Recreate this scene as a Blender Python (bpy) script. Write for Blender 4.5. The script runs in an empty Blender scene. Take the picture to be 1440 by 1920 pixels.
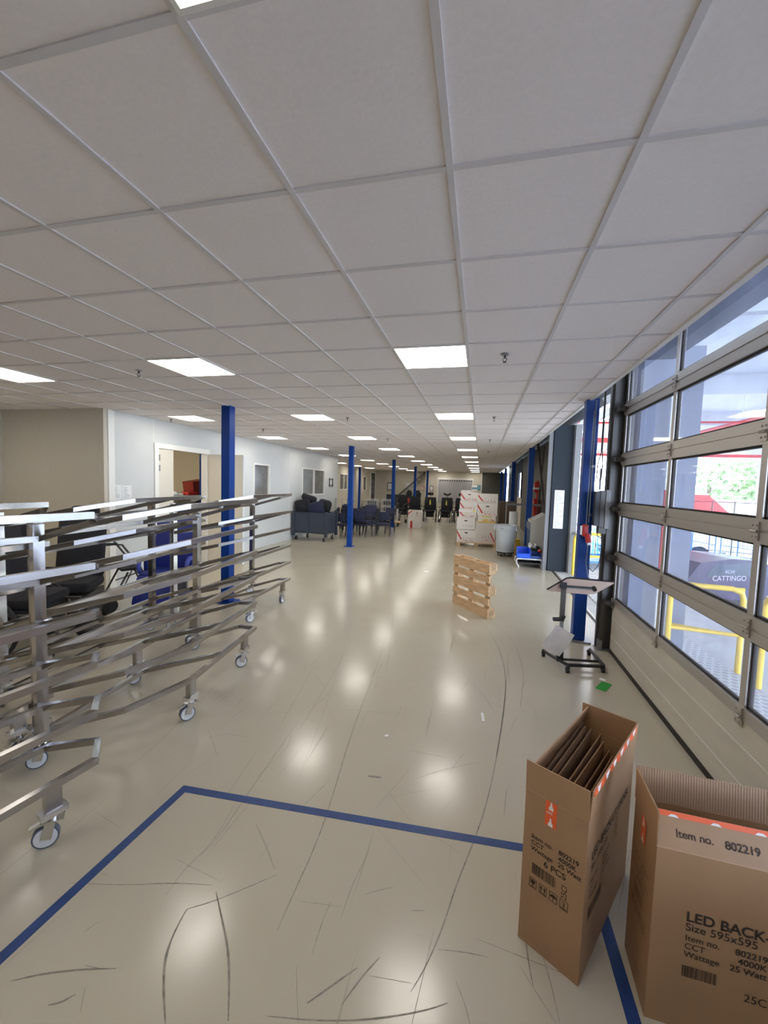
import bpy, bmesh, math, random
from mathutils import Vector, Matrix
random.seed(7)
sc = bpy.context.scene
C = sc.collection
PI = math.pi
# ---------------------------------------------------------------- camera
HC, ZC = 1.917, 3.022
f_px, yaw, pit, rol = 764.7, -.2314, -.0677, -.0304
Fv = Vector((math.sin(yaw)*math.cos(pit), math.cos(yaw)*math.cos(pit), math.sin(pit)))
r0 = Vector((math.cos(yaw), -math.sin(yaw), 0))
d0 = Fv.cross(r0)
rv = r0*math.cos(rol) + d0*math.sin(rol)
dv = -r0*math.sin(rol) + d0*math.cos(rol)
cam = bpy.data.cameras.new('camera'); co = bpy.data.objects.new('camera', cam); C.objects.link(co)
Mx = Matrix.Identity(4)
for i in range(3):
    Mx[i][0] = rv[i]; Mx[i][1] = -dv[i]; Mx[i][2] = -Fv[i]
Mx[0][3], Mx[1][3], Mx[2][3] = 0, 0, HC
co.matrix_world = Mx
cam.sensor_fit = 'HORIZONTAL'; cam.sensor_width = 36; cam.lens = 36*f_px/1440
cam.clip_start = .05; cam.clip_end = 300
sc.camera = co
# ---------------------------------------------------------------- light and view
vs = sc.view_settings
vs.view_transform = 'Standard'; vs.look = 'None'; vs.gamma = 1; vs.use_curve_mapping = False
vs.exposure = 1.06
w = bpy.data.worlds.new('sky'); sc.world = w; w.use_nodes = True
bg = w.node_tree.nodes['Background']
bg.inputs[0].default_value = (.80, .90, 1, 1); bg.inputs[1].default_value = 9.0
PANEL = 6.5      # radiance of the ceiling panels
TUBE = 9.0
sc.cycles.use_denoising = True
sc.cycles.max_bounces = 8
sc.cycles.transparent_max_bounces = 24
sc.cycles.sample_clamp_indirect = 6

# ---------------------------------------------------------------- materials
MATS = {}
def mat(name, col, rough=.6, metal=0, spec=.5, emit=None, es=1, noise=0, nscale=20, stretch=None, bump=0, alpha=None, bscale=None):
    m = bpy.data.materials.new(name); m.use_nodes = True; nt = m.node_tree; n = nt.nodes; l = nt.links
    b = n['Principled BSDF']; b.inputs['Base Color'].default_value = (*col, 1)
    b.inputs['Roughness'].default_value = rough; b.inputs['Metallic'].default_value = metal
    b.inputs['Specular IOR Level'].default_value = spec
    if emit:
        b.inputs['Emission Color'].default_value = (*emit, 1); b.inputs['Emission Strength'].default_value = es
    if noise or bump:
        tc = n.new('ShaderNodeTexCoord'); mp = n.new('ShaderNodeMapping'); l.new(tc.outputs['Object'], mp.inputs[0])
        if stretch: mp.inputs['Scale'].default_value = stretch
        nz = n.new('ShaderNodeTexNoise'); nz.inputs['Scale'].default_value = nscale; nz.inputs['Detail'].default_value = 5
        l.new(mp.outputs[0], nz.inputs['Vector'])
        if noise:
            mx = n.new('ShaderNodeMix'); mx.data_type = 'RGBA'
            mx.inputs[6].default_value = (*[max(0, c*(1-noise)) for c in col], 1)
            mx.inputs[7].default_value = (*[min(1, c*(1+noise)) for c in col], 1)
            cr = n.new('ShaderNodeMapRange'); cr.inputs[1].default_value = .3; cr.inputs[2].default_value = .7
            l.new(nz.outputs['Fac'], cr.inputs[0]); l.new(cr.outputs[0], mx.inputs[0]); l.new(mx.outputs[2], b.inputs['Base Color'])
        if bump:
            bp = n.new('ShaderNodeBump'); bp.inputs['Strength'].default_value = bump; bp.inputs['Distance'].default_value = .01
            l.new(nz.outputs['Fac'], bp.inputs['Height']); l.new(bp.outputs[0], b.inputs['Normal'])
    MATS[name] = m
    return m

def wave_mat(name, col, rough, scale, axis='X', bump=.4, dark=.85, metal=0, spec=.4):
    m = mat(name, col, rough, metal, spec); nt = m.node_tree; n = nt.nodes; l = nt.links; b = n['Principled BSDF']
    tc = n.new('ShaderNodeTexCoord'); wv = n.new('ShaderNodeTexWave'); wv.bands_direction = axis
    wv.inputs['Scale'].default_value = scale; l.new(tc.outputs['Object'], wv.inputs['Vector'])
    bp = n.new('ShaderNodeBump'); bp.inputs['Strength'].default_value = bump; bp.inputs['Distance'].default_value = .01
    l.new(wv.outputs['Fac'], bp.inputs['Height']); l.new(bp.outputs[0], b.inputs['Normal'])
    mx = n.new('ShaderNodeMix'); mx.data_type = 'RGBA'
    mx.inputs[6].default_value = (*[c*dark for c in col], 1); mx.inputs[7].default_value = (*col, 1)
    l.new(wv.outputs['Fac'], mx.inputs[0]); l.new(mx.outputs[2], b.inputs['Base Color'])
    return m

tile = mat('ceiling_tile', (.90, .85, .83), .9, spec=.2, noise=.02, nscale=60, bump=.08)
gridm = mat('ceiling_grid_white', (.70, .67, .665), .45)
white = mat('white_panel', (.60, .61, .60), .32, noise=.02, nscale=3)
whitet = mat('white_trim', (.82, .80, .76), .4)
cream = mat('cream_door', (.70, .65, .55), .45)
beigew = wave_mat('beige_ribbed_panel', (.60, .545, .45), .5, 12, 'X', .25, .93)
beigew2 = mat('beige_wall', (.62, .57, .47), .6, noise=.03, nscale=2)
darkw = mat('dark_olive_door', (.10, .095, .08), .6)
glassdark = mat('dark_room_glass', (.17, .16, .14), .12, spec=.7, noise=.25, nscale=4)
blue = mat('blue_painted_steel', (.003, .042, .24), .4, spec=.25)
blackm = mat('black_metal', (.012, .012, .014), .4)
blackf = mat('black_fabric', (.012, .012, .016), .85, noise=.3, nscale=60)
bluef = mat('blue_vinyl', (.012, .024, .20), .45)
chairf = mat('blue_grey_upholstery', (.024, .028, .065), .8, noise=.15, nscale=80)
ctyre = mat('grey_blue_caster_tyre', (.10, .13, .18), .5)
tyre = mat('black_rubber', (.02, .02, .02), .7)
greyp = mat('grey_plastic', (.16, .18, .22), .5)
contp = mat('slate_blue_plastic', (.035, .045, .068), .5)
whitep = mat('white_plastic', (.72, .74, .76), .4)
steel = mat('brushed_steel', (.45, .43, .42), .2, metal=1, noise=.06, nscale=9)
chrome = mat('chrome', (.75, .76, .78), .14, metal=1)
alu = mat('aluminium_frame', (.50, .47, .43), .42, metal=.75)
galv = mat('galvanised_steel', (.34, .35, .37), .45, metal=.8, noise=.1, nscale=15)
dsteel = mat('dark_steel', (.085, .08, .075), .45, metal=.5)
postm = mat('grey_post_paint', (.20, .205, .22), .5)
card = mat('cardboard', (.36, .21, .108), .5, noise=.05, nscale=6, stretch=(1, 1, .2))
flapin = wave_mat('corrugated_flap', (.40, .26, .165), .7, 34, 'X', .3, .88)
cardin = wave_mat('cardboard_inside', (.36, .215, .12), .85, 42, 'X', .35, .86)
ink = mat('black_ink', (.03, .02, .015), .7)
inkg = mat('faded_ink', (.22, .13, .08), .8)
orange = mat('orange_tape', (.80, .12, .03), .45)
pink = mat('pale_sticker', (.80, .74, .72), .5)
tapeb = mat('blue_floor_tape', (.018, .055, .19), .4, noise=.15, nscale=15)
wood = mat('pallet_wood', (.66, .44, .25), .75, noise=.22, nscale=6, stretch=(1, 1, 6))
wood2 = mat('pallet_block_wood', (.50, .33, .18), .8, noise=.25, nscale=12)
boxw = mat('white_printed_carton', (.70, .65, .60), .6)
red = mat('red_print', (.55, .03, .03), .5)
redpl = mat('red_plastic', (.45, .02, .015), .4)
yellow = mat('yellow_paint', (.80, .55, .06), .4)
yel2 = mat('yellow_label', (.75, .70, .10), .5)
binp = mat('light_grey_bin_plastic', (.52, .55, .58), .45)
bluebin = mat('bright_blue_plastic', (.01, .09, .70), .35)
teal = mat('teal_carton', (.10, .22, .24), .5)
tabl = mat('pinkish_beige_laminate', (.50, .37, .30), .5)
paper = mat('white_paper', (.78, .78, .78), .8)
green = mat('green_label', (.02, .30, .03), .6)
insul = mat('cream_insulated_panel', (.56, .52, .44), .5, noise=.05, nscale=3, stretch=(1, 1, 4), bump=.15)
rubber = mat('door_seal_rubber', (.025, .02, .018), .7)
slate = mat('dark_slate_panel', (.03, .038, .05), .7, spec=.15)
jambm = mat('blue_grey_jamb', (.16, .18, .24), .6)
conc = mat('outdoor_concrete', (.50, .50, .50), .85, noise=.12, nscale=3)
asph = mat('yard_asphalt', (.30, .30, .32), .9, noise=.12, nscale=4)
roofm = wave_mat('corrugated_roof', (.62, .65, .70), .6, 3.5, 'Y', .5, .75)
beamg = mat('grey_beam', (.55, .57, .60), .6)
redpipe = mat('red_pipe', (.55, .03, .03), .5)
cageb = mat('blue_cage_paint', (.03, .20, .55), .4)
carp = mat('dark_purple_car_paint', (.035, .03, .07), .25)
carg = mat('car_glass', (.05, .07, .09), .08)
truckr = mat('red_trailer', (.75, .05, .05), .5)
truckw = mat('white_trailer', (.85, .86, .85), .5)
leafm = mat('tree_leaves', (.20, .32, .12), .8, noise=.35, nscale=3)
bark = mat('tree_bark', (.16, .12, .09), .9)
curt = wave_mat('grey_sheer_curtain', (.50, .49, .50), .9, 5, 'X', .5, .62)  # dark bands put the shade of the pleats into the colour
browns = mat('brown_carton', (.12, .085, .06), .7)
lampd = mat('led_diffuser', (.9, .9, .85), .5, emit=(1, .95, .86), es=PANEL)
tubed = mat('tube_lamp', (.9, .9, .9), .5, emit=(1, .97, .9), es=TUBE)
litroom = mat('back_room_lamp', (.9, .9, .85), .5, emit=(1, .88, .65), es=16)

def floor_material():
    m = mat('grey_epoxy_floor', (.42, .39, .33), .26, spec=.5); nt = m.node_tree; n = nt.nodes; l = nt.links; b = n['Principled BSDF']
    tc = n.new('ShaderNodeTexCoord')
    def noise(scale, detail, st=(1, 1, 1), rot=0):
        mp = n.new('ShaderNodeMapping'); mp.inputs['Scale'].default_value = st; mp.inputs['Rotation'].default_value = (0, 0, rot)
        l.new(tc.outputs['Object'], mp.inputs[0])
        z = n.new('ShaderNodeTexNoise'); z.inputs['Scale'].default_value = scale; z.inputs['Detail'].default_value = detail
        l.new(mp.outputs[0], z.inputs['Vector']); return z
    a = noise(1.4, 5); s1 = noise(34, 2, (1, .02, 1), -.12); s2 = noise(60, 2, (.03, 1, 1), .35)
    mx = n.new('ShaderNodeMix'); mx.data_type = 'RGBA'
    mx.inputs[6].default_value = (.455, .41, .325, 1); mx.inputs[7].default_value = (.525, .48, .385, 1)
    l.new(a.outputs['Fac'], mx.inputs[0])
    last = mx.outputs[2]
    for s, th in ((s1, .69), (s2, .76)):
        r = n.new('ShaderNodeMapRange'); r.inputs[1].default_value = th; r.inputs[2].default_value = th+.05
        r.inputs[4].default_value = .35
        l.new(s.outputs['Fac'], r.inputs[0])
        k = n.new('ShaderNodeMix'); k.data_type = 'RGBA'; k.inputs[7].default_value = (.22, .195, .16, 1)
        l.new(r.outputs[0], k.inputs[0]); l.new(last, k.inputs[6]); last = k.outputs[2]
    l.new(last, b.inputs['Base Color'])
    rr = n.new('ShaderNodeMapRange'); rr.inputs[3].default_value = .12; rr.inputs[4].default_value = .24
    b2 = noise(4, 6); l.new(b2.outputs['Fac'], rr.inputs[0]); l.new(rr.outputs[0], b.inputs['Roughness'])
    bp = n.new('ShaderNodeBump'); bp.inputs['Strength'].default_value = .12; bp.inputs['Distance'].default_value = .01
    b3 = noise(2.2, 2, (1, .6, 1)); l.new(b3.outputs['Fac'], bp.inputs['Height']); l.new(bp.outputs[0], b.inputs['Normal'])
    return m
floorm = floor_material()

def glass_material():
    m = bpy.data.materials.new('hazy_door_glass'); m.use_nodes = True; nt = m.node_tree; n = nt.nodes; l = nt.links
    n.remove(n['Principled BSDF']); out = n['Material Output']
    tr = n.new('ShaderNodeBsdfTransparent'); tr.inputs[0].default_value = (.90, .93, 1, 1)
    gl = n.new('ShaderNodeBsdfGlossy'); gl.inputs['Roughness'].default_value = .04
    df = n.new('ShaderNodeBsdfDiffuse'); df.inputs[0].default_value = (.72, .76, .92, 1)
    fr = n.new('ShaderNodeFresnel'); fr.inputs[0].default_value = 1.5
    m1 = n.new('ShaderNodeMixShader'); m2 = n.new('ShaderNodeMixShader')
    tc = n.new('ShaderNodeTexCoord'); mp = n.new('ShaderNodeMapping'); mp.inputs['Scale'].default_value = (1, 1, .35)
    nz = n.new('ShaderNodeTexNoise'); nz.inputs['Scale'].default_value = 5; nz.inputs['Detail'].default_value = 6
    l.new(tc.outputs['Object'], mp.inputs[0]); l.new(mp.outputs[0], nz.inputs['Vector'])
    mr = n.new('ShaderNodeMapRange'); mr.inputs[1].default_value = .3; mr.inputs[2].default_value = .75; mr.inputs[3].default_value = .08; mr.inputs[4].default_value = .20
    l.new(nz.outputs['Fac'], mr.inputs[0])
    ge = n.new('ShaderNodeNewGeometry'); fm = n.new('ShaderNodeMath'); fm.operation = 'SUBTRACT'; fm.use_clamp = True
    l.new(fr.outputs[0], fm.inputs[0]); l.new(ge.outputs['Backfacing'], fm.inputs[1]); l.new(fm.outputs[0], m1.inputs[0]); l.new(tr.outputs[0], m1.inputs[1]); l.new(gl.outputs[0], m1.inputs[2])
    l.new(mr.outputs[0], m2.inputs[0]); l.new(m1.outputs[0], m2.inputs[1]); l.new(df.outputs[0], m2.inputs[2])
    l.new(m2.outputs[0], out.inputs[0])
    return m
glass = glass_material()

def mesh_mat(name, col, cell, hole):
    """diamond tread / grid: procedural brick pattern on a solid plate"""
    m = mat(name, col, .6); nt = m.node_tree; n = nt.nodes; l = nt.links; b = n['Principled BSDF']
    tc = n.new('ShaderNodeTexCoord'); br = n.new('ShaderNodeTexBrick'); br.inputs['Scale'].default_value = 1/cell
    br.inputs['Color1'].default_value = (*hole, 1); br.inputs['Color2'].default_value = (*hole, 1); br.inputs['Mortar'].default_value = (*col, 1)
    br.inputs['Brick Width'].default_value = 1; br.inputs['Row Height'].default_value = 1; br.inputs['Mortar Size'].default_value = .12
    l.new(tc.outputs['Object'], br.inputs['Vector']); l.new(br.outputs['Color'], b.inputs['Base Color'])
    return m
tread = mesh_mat('tread_plate', (.62, .62, .62), .08, (.34, .35, .37))

# ---------------------------------------------------------------- mesh builder
class B:
    def __init__(s): s.bm = bmesh.new()
    def _faces(s, vs, fs):
        v = [s.bm.verts.new(p) for p in vs]
        for q in fs:
            try: s.bm.faces.new([v[i] for i in q])
            except ValueError: pass
        return s
    def box(s, c, d, R=None, bev=0):
        x, y, z = d[0]/2, d[1]/2, d[2]/2; c = Vector(c)
        b = bmesh.new(); bmesh.ops.create_cube(b, size=1)
        for v in b.verts: v.co = Vector((v.co.x*d[0], v.co.y*d[1], v.co.z*d[2]))
        if bev:
            bmesh.ops.bevel(b, geom=b.edges[:], offset=bev, segments=2, affect='EDGES', profile=.5)
        for v in b.verts:
            p = v.co.copy()
            if R is not None: p = R @ p
            v.co = p + c
        tmp = bpy.data.meshes.new('tmp'); b.to_mesh(tmp); b.free(); s.bm.from_mesh(tmp); bpy.data.meshes.remove(tmp)
        return s
    def mm(s, a, b, bev=0):
        return s.box([(a[i]+b[i])/2 for i in range(3)], [abs(b[i]-a[i]) for i in range(3)], bev=bev)
    def bar(s, p, q, wd, ht, up=(0, 0, 1)):
        p, q = Vector(p), Vector(q); a = (q-p); L = a.length; a = a/L
        u = Vector(up)
        if abs(a.dot(u)) > .99: u = Vector((1, 0, 0))
        sd = a.cross(u).normalized(); u = sd.cross(a)
        R = Matrix((sd, a, u)).transposed()
        return s.box((p+q)/2, (wd, L, ht), R)
    def cyl(s, p, q, r, seg=16, r2=None, cap=True):
        p, q = Vector(p), Vector(q); a = (q-p).normalized(); r2 = r if r2 is None else r2
        u = a.orthogonal().normalized(); v = a.cross(u)
        A = [p + (u*math.cos(t)+v*math.sin(t))*r for t in [2*PI*i/seg for i in range(seg)]]
        D = [q + (u*math.cos(t)+v*math.sin(t))*r2 for t in [2*PI*i/seg for i in range(seg)]]
        fs = [(i, (i+1) % seg, seg+(i+1) % seg, seg+i) for i in range(seg)]
        if cap: fs += [tuple(range(seg))[::-1], tuple(range(seg, 2*seg))]
        return s._faces(A+D, fs)
    def tube(s, pts, r, seg=8, closed=False):
        pts = [Vector(p) for p in pts]; n = len(pts); rings = []; u = None
        for i, p in enumerate(pts):
            if closed: t = (pts[(i+1) % n]-pts[i-1]).normalized()
            else: t = (pts[min(i+1, n-1)]-pts[max(i-1, 0)]).normalized()
            u = t.orthogonal().normalized() if u is None else (u - t*u.dot(t)).normalized()
            v = t.cross(u)
            rings.append([s.bm.verts.new(p+(u*math.cos(a)+v*math.sin(a))*r) for a in [2*PI*k/seg for k in range(seg)]])
        for i in range(n if closed else n-1):
            A, D = rings[i], rings[(i+1) % n]
            for k in range(seg):
                s.bm.faces.new((A[k], A[(k+1) % seg], D[(k+1) % seg], D[k]))
        if not closed:
            s.bm.faces.new(rings[0][::-1]); s.bm.faces.new(rings[-1])
        return s
    def prism(s, poly, axis, a, b):
        """poly of 2D points extruded along axis from a to b"""
        def P(p, t):
            if axis == 'x': return (t, p[0], p[1])
            if axis == 'y': return (p[0], t, p[1])
            return (p[0], p[1], t)
        n = len(poly)
        return s._faces([P(p, a) for p in poly]+[P(p, b) for p in poly],
                        [(i, (i+1) % n, n+(i+1) % n, n+i) for i in range(n)]+[tuple(range(n))[::-1], tuple(range(n, 2*n))])
    def torus(s, c, ax, R, r, seg=28, sub=8):
        c = Vector(c); ax = Vector(ax).normalized(); u = ax.orthogonal().normalized(); v = ax.cross(u)
        return s.tube([c+(u*math.cos(t)+v*math.sin(t))*R for t in [2*PI*i/seg for i in range(seg)]], r, sub, True)
    def lathe(s, prof, c=(0, 0, 0), seg=32):
        c = Vector(c); rings = [[s.bm.verts.new(c+Vector((r*math.cos(2*PI*k/seg), r*math.sin(2*PI*k/seg), z))) for k in range(seg)] for r, z in prof]
        for A, D in zip(rings, rings[1:]):
            for k in range(seg): s.bm.faces.new((A[k], A[(k+1) % seg], D[(k+1) % seg], D[k]))
        s.bm.faces.new(rings[0][::-1]); s.bm.faces.new(rings[-1])
        return s
    def blob(s, c, r, jit=.15, sub=2):
        b = bmesh.new(); bmesh.ops.create_icosphere(b, subdivisions=sub, radius=1)
        for v in b.verts:
            k = 1+random.uniform(-jit, jit); v.co = Vector((v.co.x*r[0]*k, v.co.y*r[1]*k, v.co.z*r[2]*k))+Vector(c)
        tmp = bpy.data.meshes.new('tmp'); b.to_mesh(tmp); b.free(); s.bm.from_mesh(tmp); bpy.data.meshes.remove(tmp)
        return s
    def sweep(s, pts, wd, ht, closed=True):
        """rectangular bar with mitred corners, top face at the given z"""
        pts = [Vector(p) for p in pts]; n = len(pts); R = []
        for i, p in enumerate(pts):
            a = (pts[i]-pts[i-1]); b = (pts[(i+1) % n]-pts[i])
            if not closed and i == 0: a = b
            if not closed and i == n-1: b = a
            a = Vector((a.x, a.y)).normalized(); b = Vector((b.x, b.y)).normalized()
            na = Vector((-a.y, a.x)); nb = Vector((-b.y, b.x)); m = (na+nb).normalized(); k = wd/2/max(.35, m.dot(na))
            R.append([s.bm.verts.new((p.x+m.x*k*sg, p.y+m.y*k*sg, p.z-hh)) for sg, hh in ((1, 0), (1, ht), (-1, ht), (-1, 0))])
        for i in range(n if closed else n-1):
            A, D = R[i], R[(i+1) % n]
            for k in range(4): s.bm.faces.new((A[k], A[(k+1) % 4], D[(k+1) % 4], D[k]))
        if not closed:
            s.bm.faces.new(R[0][::-1]); s.bm.faces.new(R[-1])
        return s
    def obj(s, name, m, parent=None, smooth=False):
        bmesh.ops.recalc_face_normals(s.bm, faces=s.bm.faces[:])
        me = bpy.data.meshes.new(name); s.bm.to_mesh(me); s.bm.free(); me.materials.append(m)
        if smooth:
            me.polygons.foreach_set('use_smooth', [True]*len(me.polygons))
            try: me.set_sharp_from_angle(angle=math.radians(40))
            except Exception: pass
        o = bpy.data.objects.new(name, me); C.objects.link(o)
        if parent is not None: o.parent = parent
        return o

def tag(o, label=None, cat=None, group=None, kind=None):
    if label: o['label'] = label
    if cat: o['category'] = cat
    if group: o['group'] = group
    if kind: o['kind'] = kind
    return o
def thing(name, label, cat, loc=(0, 0, 0), rz=0, group=None):
    o = bpy.data.objects.new(name, None); C.objects.link(o); o.empty_display_size = .1
    o.location = loc; o.rotation_euler = (0, 0, rz)
    return tag(o, label, cat, group)
def struct(o): o['kind'] = 'structure'; return o
def copy_tree(o, parent=None):
    c = o.copy(); C.objects.link(c)
    if parent is not None: c.parent = parent
    for ch in [x for x in C.objects if x.parent == o]: copy_tree(ch, c)
    return c
def dup(o, loc, rz, label, group=None):
    c = copy_tree(o); c.location = loc; c.rotation_euler = (0, 0, rz); c['label'] = label
    if group: c['group'] = group
    return c
def text_verts(bld, body, size, O, U, V, off=.0015, bold=0):
    """lettering as flat mesh on a face: O lower left corner, U along the line, V up"""
    cu = bpy.data.curves.new('t', 'FONT'); cu.body = body; cu.size = size; cu.offset = bold
    to = bpy.data.objects.new('t', cu); C.objects.link(to)
    dg = bpy.context.evaluated_depsgraph_get(); me = bpy.data.meshes.new_from_object(to.evaluated_get(dg))
    U = Vector(U).normalized(); V = Vector(V).normalized(); N = U.cross(V); O = Vector(O)+N*off
    for v in me.vertices: v.co = O+U*v.co.x+V*v.co.y
    bld.bm.from_mesh(me)
    bpy.data.objects.remove(to); bpy.data.meshes.remove(me); bpy.data.curves.remove(cu)
def rect_on(bld, O, U, V, x, y, wd, ht, off=.0015):
    U = Vector(U).normalized(); V = Vector(V).normalized(); N = U.cross(V); O = Vector(O)+N*off
    bld._faces([O+U*x+V*y, O+U*(x+wd)+V*y, O+U*(x+wd)+V*(y+ht), O+U*x+V*(y+ht)], [(0, 1, 2, 3)])
def poly_on(bld, O, U, V, pts, off=.0015):
    U = Vector(U).normalized(); V = Vector(V).normalized(); N = U.cross(V); O = Vector(O)+N*off
    bld._faces([O+U*x+V*y for x, y in pts], [tuple(range(len(pts)))])

# ================================================================ SETTING
fl = struct(B().mm((-12, -4.2, -.2), (1.78, 33, 0)).obj('floor', floorm))
# ceiling tiles and their grid
struct(B().mm((-12, -4.2, ZC+.007), (1.26, 33, ZC+.56)).obj('ceiling', tile))  # unseen upper thickness added to keep sky light out of the void
g = B()
i = -19
while True:
    x = -.156+.6*i
    if x > 1.26: break
    g.mm((x-.012, -4.2, ZC), (x+.012, 33, ZC+.008)); i += 1
for j in range(-9, 53):
    y = 1.5085+.6*j
    g.mm((-12, y-.012, ZC+.0015), (1.26, y+.012, ZC+.0075))
cg = struct(g.obj('trim_1', gridm))
struct(B().mm((1.245, -4.2, ZC-.006), (1.285, 33, ZC+.05)).obj('trim_2', whitet))
# white panel wall on the left with a doorway, a window pair and a recess behind
WX = -6.1
def wall_with_holes(name, x, y0, y1, z1, holes, m, thick=.12, side=-1):
    b = B(); ys = sorted({y0, y1, *[h[0] for h in holes], *[h[1] for h in holes]})
    xa, xb = sorted((x, x+side*thick))
    for a, c in zip(ys, ys[1:]):
        hs = [h for h in holes if h[0] <= a and h[1] >= c]
        if not hs: b.mm((xa, a, 0), (xb, c, z1))
        else:
            h = hs[0]
            if h[2] > 0: b.mm((xa, a, 0), (xb, c, h[2]))
            if h[3] < z1: b.mm((xa, a, h[3]), (xb, c, z1))
    return struct(b.obj(name, m))
H1 = ZC+.01
wall_with_holes('wall_left', WX, 5.62, 16.9, H1, [(6.68, 8.14, 0, 2.50), (10.1, 11.0, 1.47, 2.40), (13.25, 15.35, 1.43, 2.42)], white)
s = B()
for y in (6.6, 8.9, 12.3):
    s.mm((WX, y-.006, 2.62 if y == 6.6 else 0), (WX+.003, y+.006, ZC))
s.mm((WX, 5.62, 0), (WX+.012, 5.74, ZC))
struct(s.obj('trim_3', whitet))
def window(name, x, y0, y1, z0, z1, n=1, pane=glassdark):
    f = B(); t = .05
    f.mm((x-.06, y0, z0), (x+.02, y0+t, z1)).mm((x-.06, y1-t, z0), (x+.02, y1, z1))
    f.mm((x-.06, y0+t, z0), (x+.02, y1-t, z0+t)).mm((x-.06, y0+t, z1-t), (x+.02, y1-t, z1))
    for k in range(1, n):
        yy = y0+(y1-y0)*k/n; f.mm((x-.06, yy-.03, z0+t), (x+.02, yy+.03, z1-t))
    fo = struct(f.obj(name, whitet))
    B().mm((x-.05, y0+.02, z0+.02), (x-.035, y1-.02, z1-.02)).obj('pane', pane, fo)
window('window_1', WX, 10.1, 11.0, 1.47, 2.40)
window('window_2', WX, 13.25, 15.35, 1.43, 2.42, 2)
# rear of the recess
struct(B().mm((-8.4, 16.9, 0), (WX-.12, 17.02, H1)).obj('wall_recess', white))
wall_with_holes('wall_left_far', -8.4, 17.02, 33, H1, [(23.6, 25.2, 1.5, 2.5), (28.7, 29.6, 1.4, 2.46), (30.7, 32.3, 0, 2.9)], beigew2)
window('window_3', -8.4, 23.6, 25.2, 1.5, 2.5, 2)
window('window_4', -8.4, 28.7, 29.6, 1.4, 2.46)
d3 = struct(B().mm((-8.5, 30.7, 0), (-8.36, 30.82, 2.9)).mm((-8.5, 32.18, 0), (-8.36, 32.3, 2.9)).mm((-8.5, 30.82, 2.78), (-8.36, 32.18, 2.9)).obj('door_3', whitet))
B().mm((-8.46, 30.82, 0), (-8.42, 32.18, 2.78)).obj('door_leaf', darkw, d3)
pb = B()
for z in (1.15, 1.55, 1.95): pb.mm((-8.419, 31.0, z), (-8.412, 31.42, z+.3)).mm((-8.419, 31.55, z), (-8.412, 31.98, z+.3))
pb.obj('pane', greyp, d3)
# door frame and leaves of the doorway
df = B(); df.mm((WX-.12, 6.60, 0), (WX+.03, 6.70, 2.58)).mm((WX-.12, 8.12, 0), (WX+.03, 8.22, 2.58)).mm((WX-.12, 6.70, 2.48), (WX+.03, 8.12, 2.58))
d1 = struct(df.obj('door_1', whitet))
B().mm((WX-.03, 6.70, .01), (WX+.02, 7.09, 2.47)).obj('narrow_leaf', cream, d1)
B().mm((WX+.02, 6.71, 2.24), (WX+.03, 6.735, 2.36)).mm((WX+.02, 6.71, 2.04), (WX+.03, 6.735, 2.16)).obj('hinge', galv, d1)
lf = B().mm((WX+.04, 8.14, .012), (WX+.93, 8.185, 2.47)).obj('open_leaf', cream, d1)
B().mm((WX+.925, 8.137, .012), (WX+.94, 8.188, 2.47)).obj('edge_strip', whitep, lf)
B().cyl((WX+.86, 8.14, 1.05), (WX+.86, 8.09, 1.05), .012).mm((WX+.74, 8.08, 1.04), (WX+.87, 8.095, 1.06)).obj('handle', chrome, lf)
# store room behind the doorway
struct(B().mm((-9.4, 5.7, 0), (-9.28, 10.0, H1)).mm((-9.28, 9.9, 0), (WX-.12, 10.0, H1)).mm((-9.28, 5.75, 0), (WX-.12, 5.85, H1)).obj('wall_store_room', beigew2))
struct(B().mm((-6.84, 8.86, 0), (-6.70, 9.0, H1)).obj('trim_4', blue))
# beige ribbed return wall at the far left
struct(B().mm((-8.3, 5.54, 0), (WX, 5.618, H1)).obj('wall_return', beigew))
struct(B().mm((-8.4, -4.2, 0), (-8.3, 5.70, H1)).obj('wall_side', beigew))
struct(B().mm((-12, -4.3, 0), (1.8, -4.2, H1)).obj('wall_back', darkw))  # unseen wall, coloured dark to darken reflections in the steel
# end wall
struct(B().mm((-4.1, 31.5, 0), (.03, 31.62, H1)).obj('wall_end', beigew2))
struct(B().mm((-8.4, 32.4, 0), (-4.1, 32.5, H1)).obj('wall_end_far', beigew2))
struct(B().mm((-4.22, 31.5, 0), (-4.1, 32.5, H1)).obj('wall_end_return', beigew2))
struct(B().mm((.03, 31.5, 0), (1.85, 31.62, H1)).obj('door_4', darkw))
struct(B().mm((.0, 31.46, 0), (.05, 31.5, H1)).obj('trim_5', whitet))
# right side wall past the open bay
def seg_r(name, y0, y1, m, x=1.95, z0=0, z1=3.4): return struct(B().mm((x, y0, z0), (x+.1, y1, z1)).obj(name, m))
seg_r('wall_right_near', 10.28, 13.4, beigew)
seg_r('wall_right_mid', 13.4, 21.1, darkw)
seg_r('wall_right_low', 21.1, 23.5, beigew, z1=1.45)
seg_r('wall_right_high', 21.1, 23.5, slate, z0=2.75)
seg_r('wall_right_far', 23.5, 31.6, slate)
f = B()
for y in (21.1, 23.4): f.mm((1.9, y, 1.45), (2.0, y+.12, 2.75))
wn = struct(f.obj('window_5', slate)); B().mm((1.95, 21.2, 1.46), (1.965, 23.4, 2.74)).obj('pane', glass, wn)
struct(B().mm((1.60, 10.16, 0), (2.02, 10.28, 3.4)).obj('wall_jamb', slate))
struct(B().mm((1.50, 10.20, 0), (1.585, 10.30, 3.3)).obj('trim_6', postm))
struct(B().mm((2.03, 10.05, 0), (2.16, 10.18, 3.4)).obj('trim_7', postm))
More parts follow.
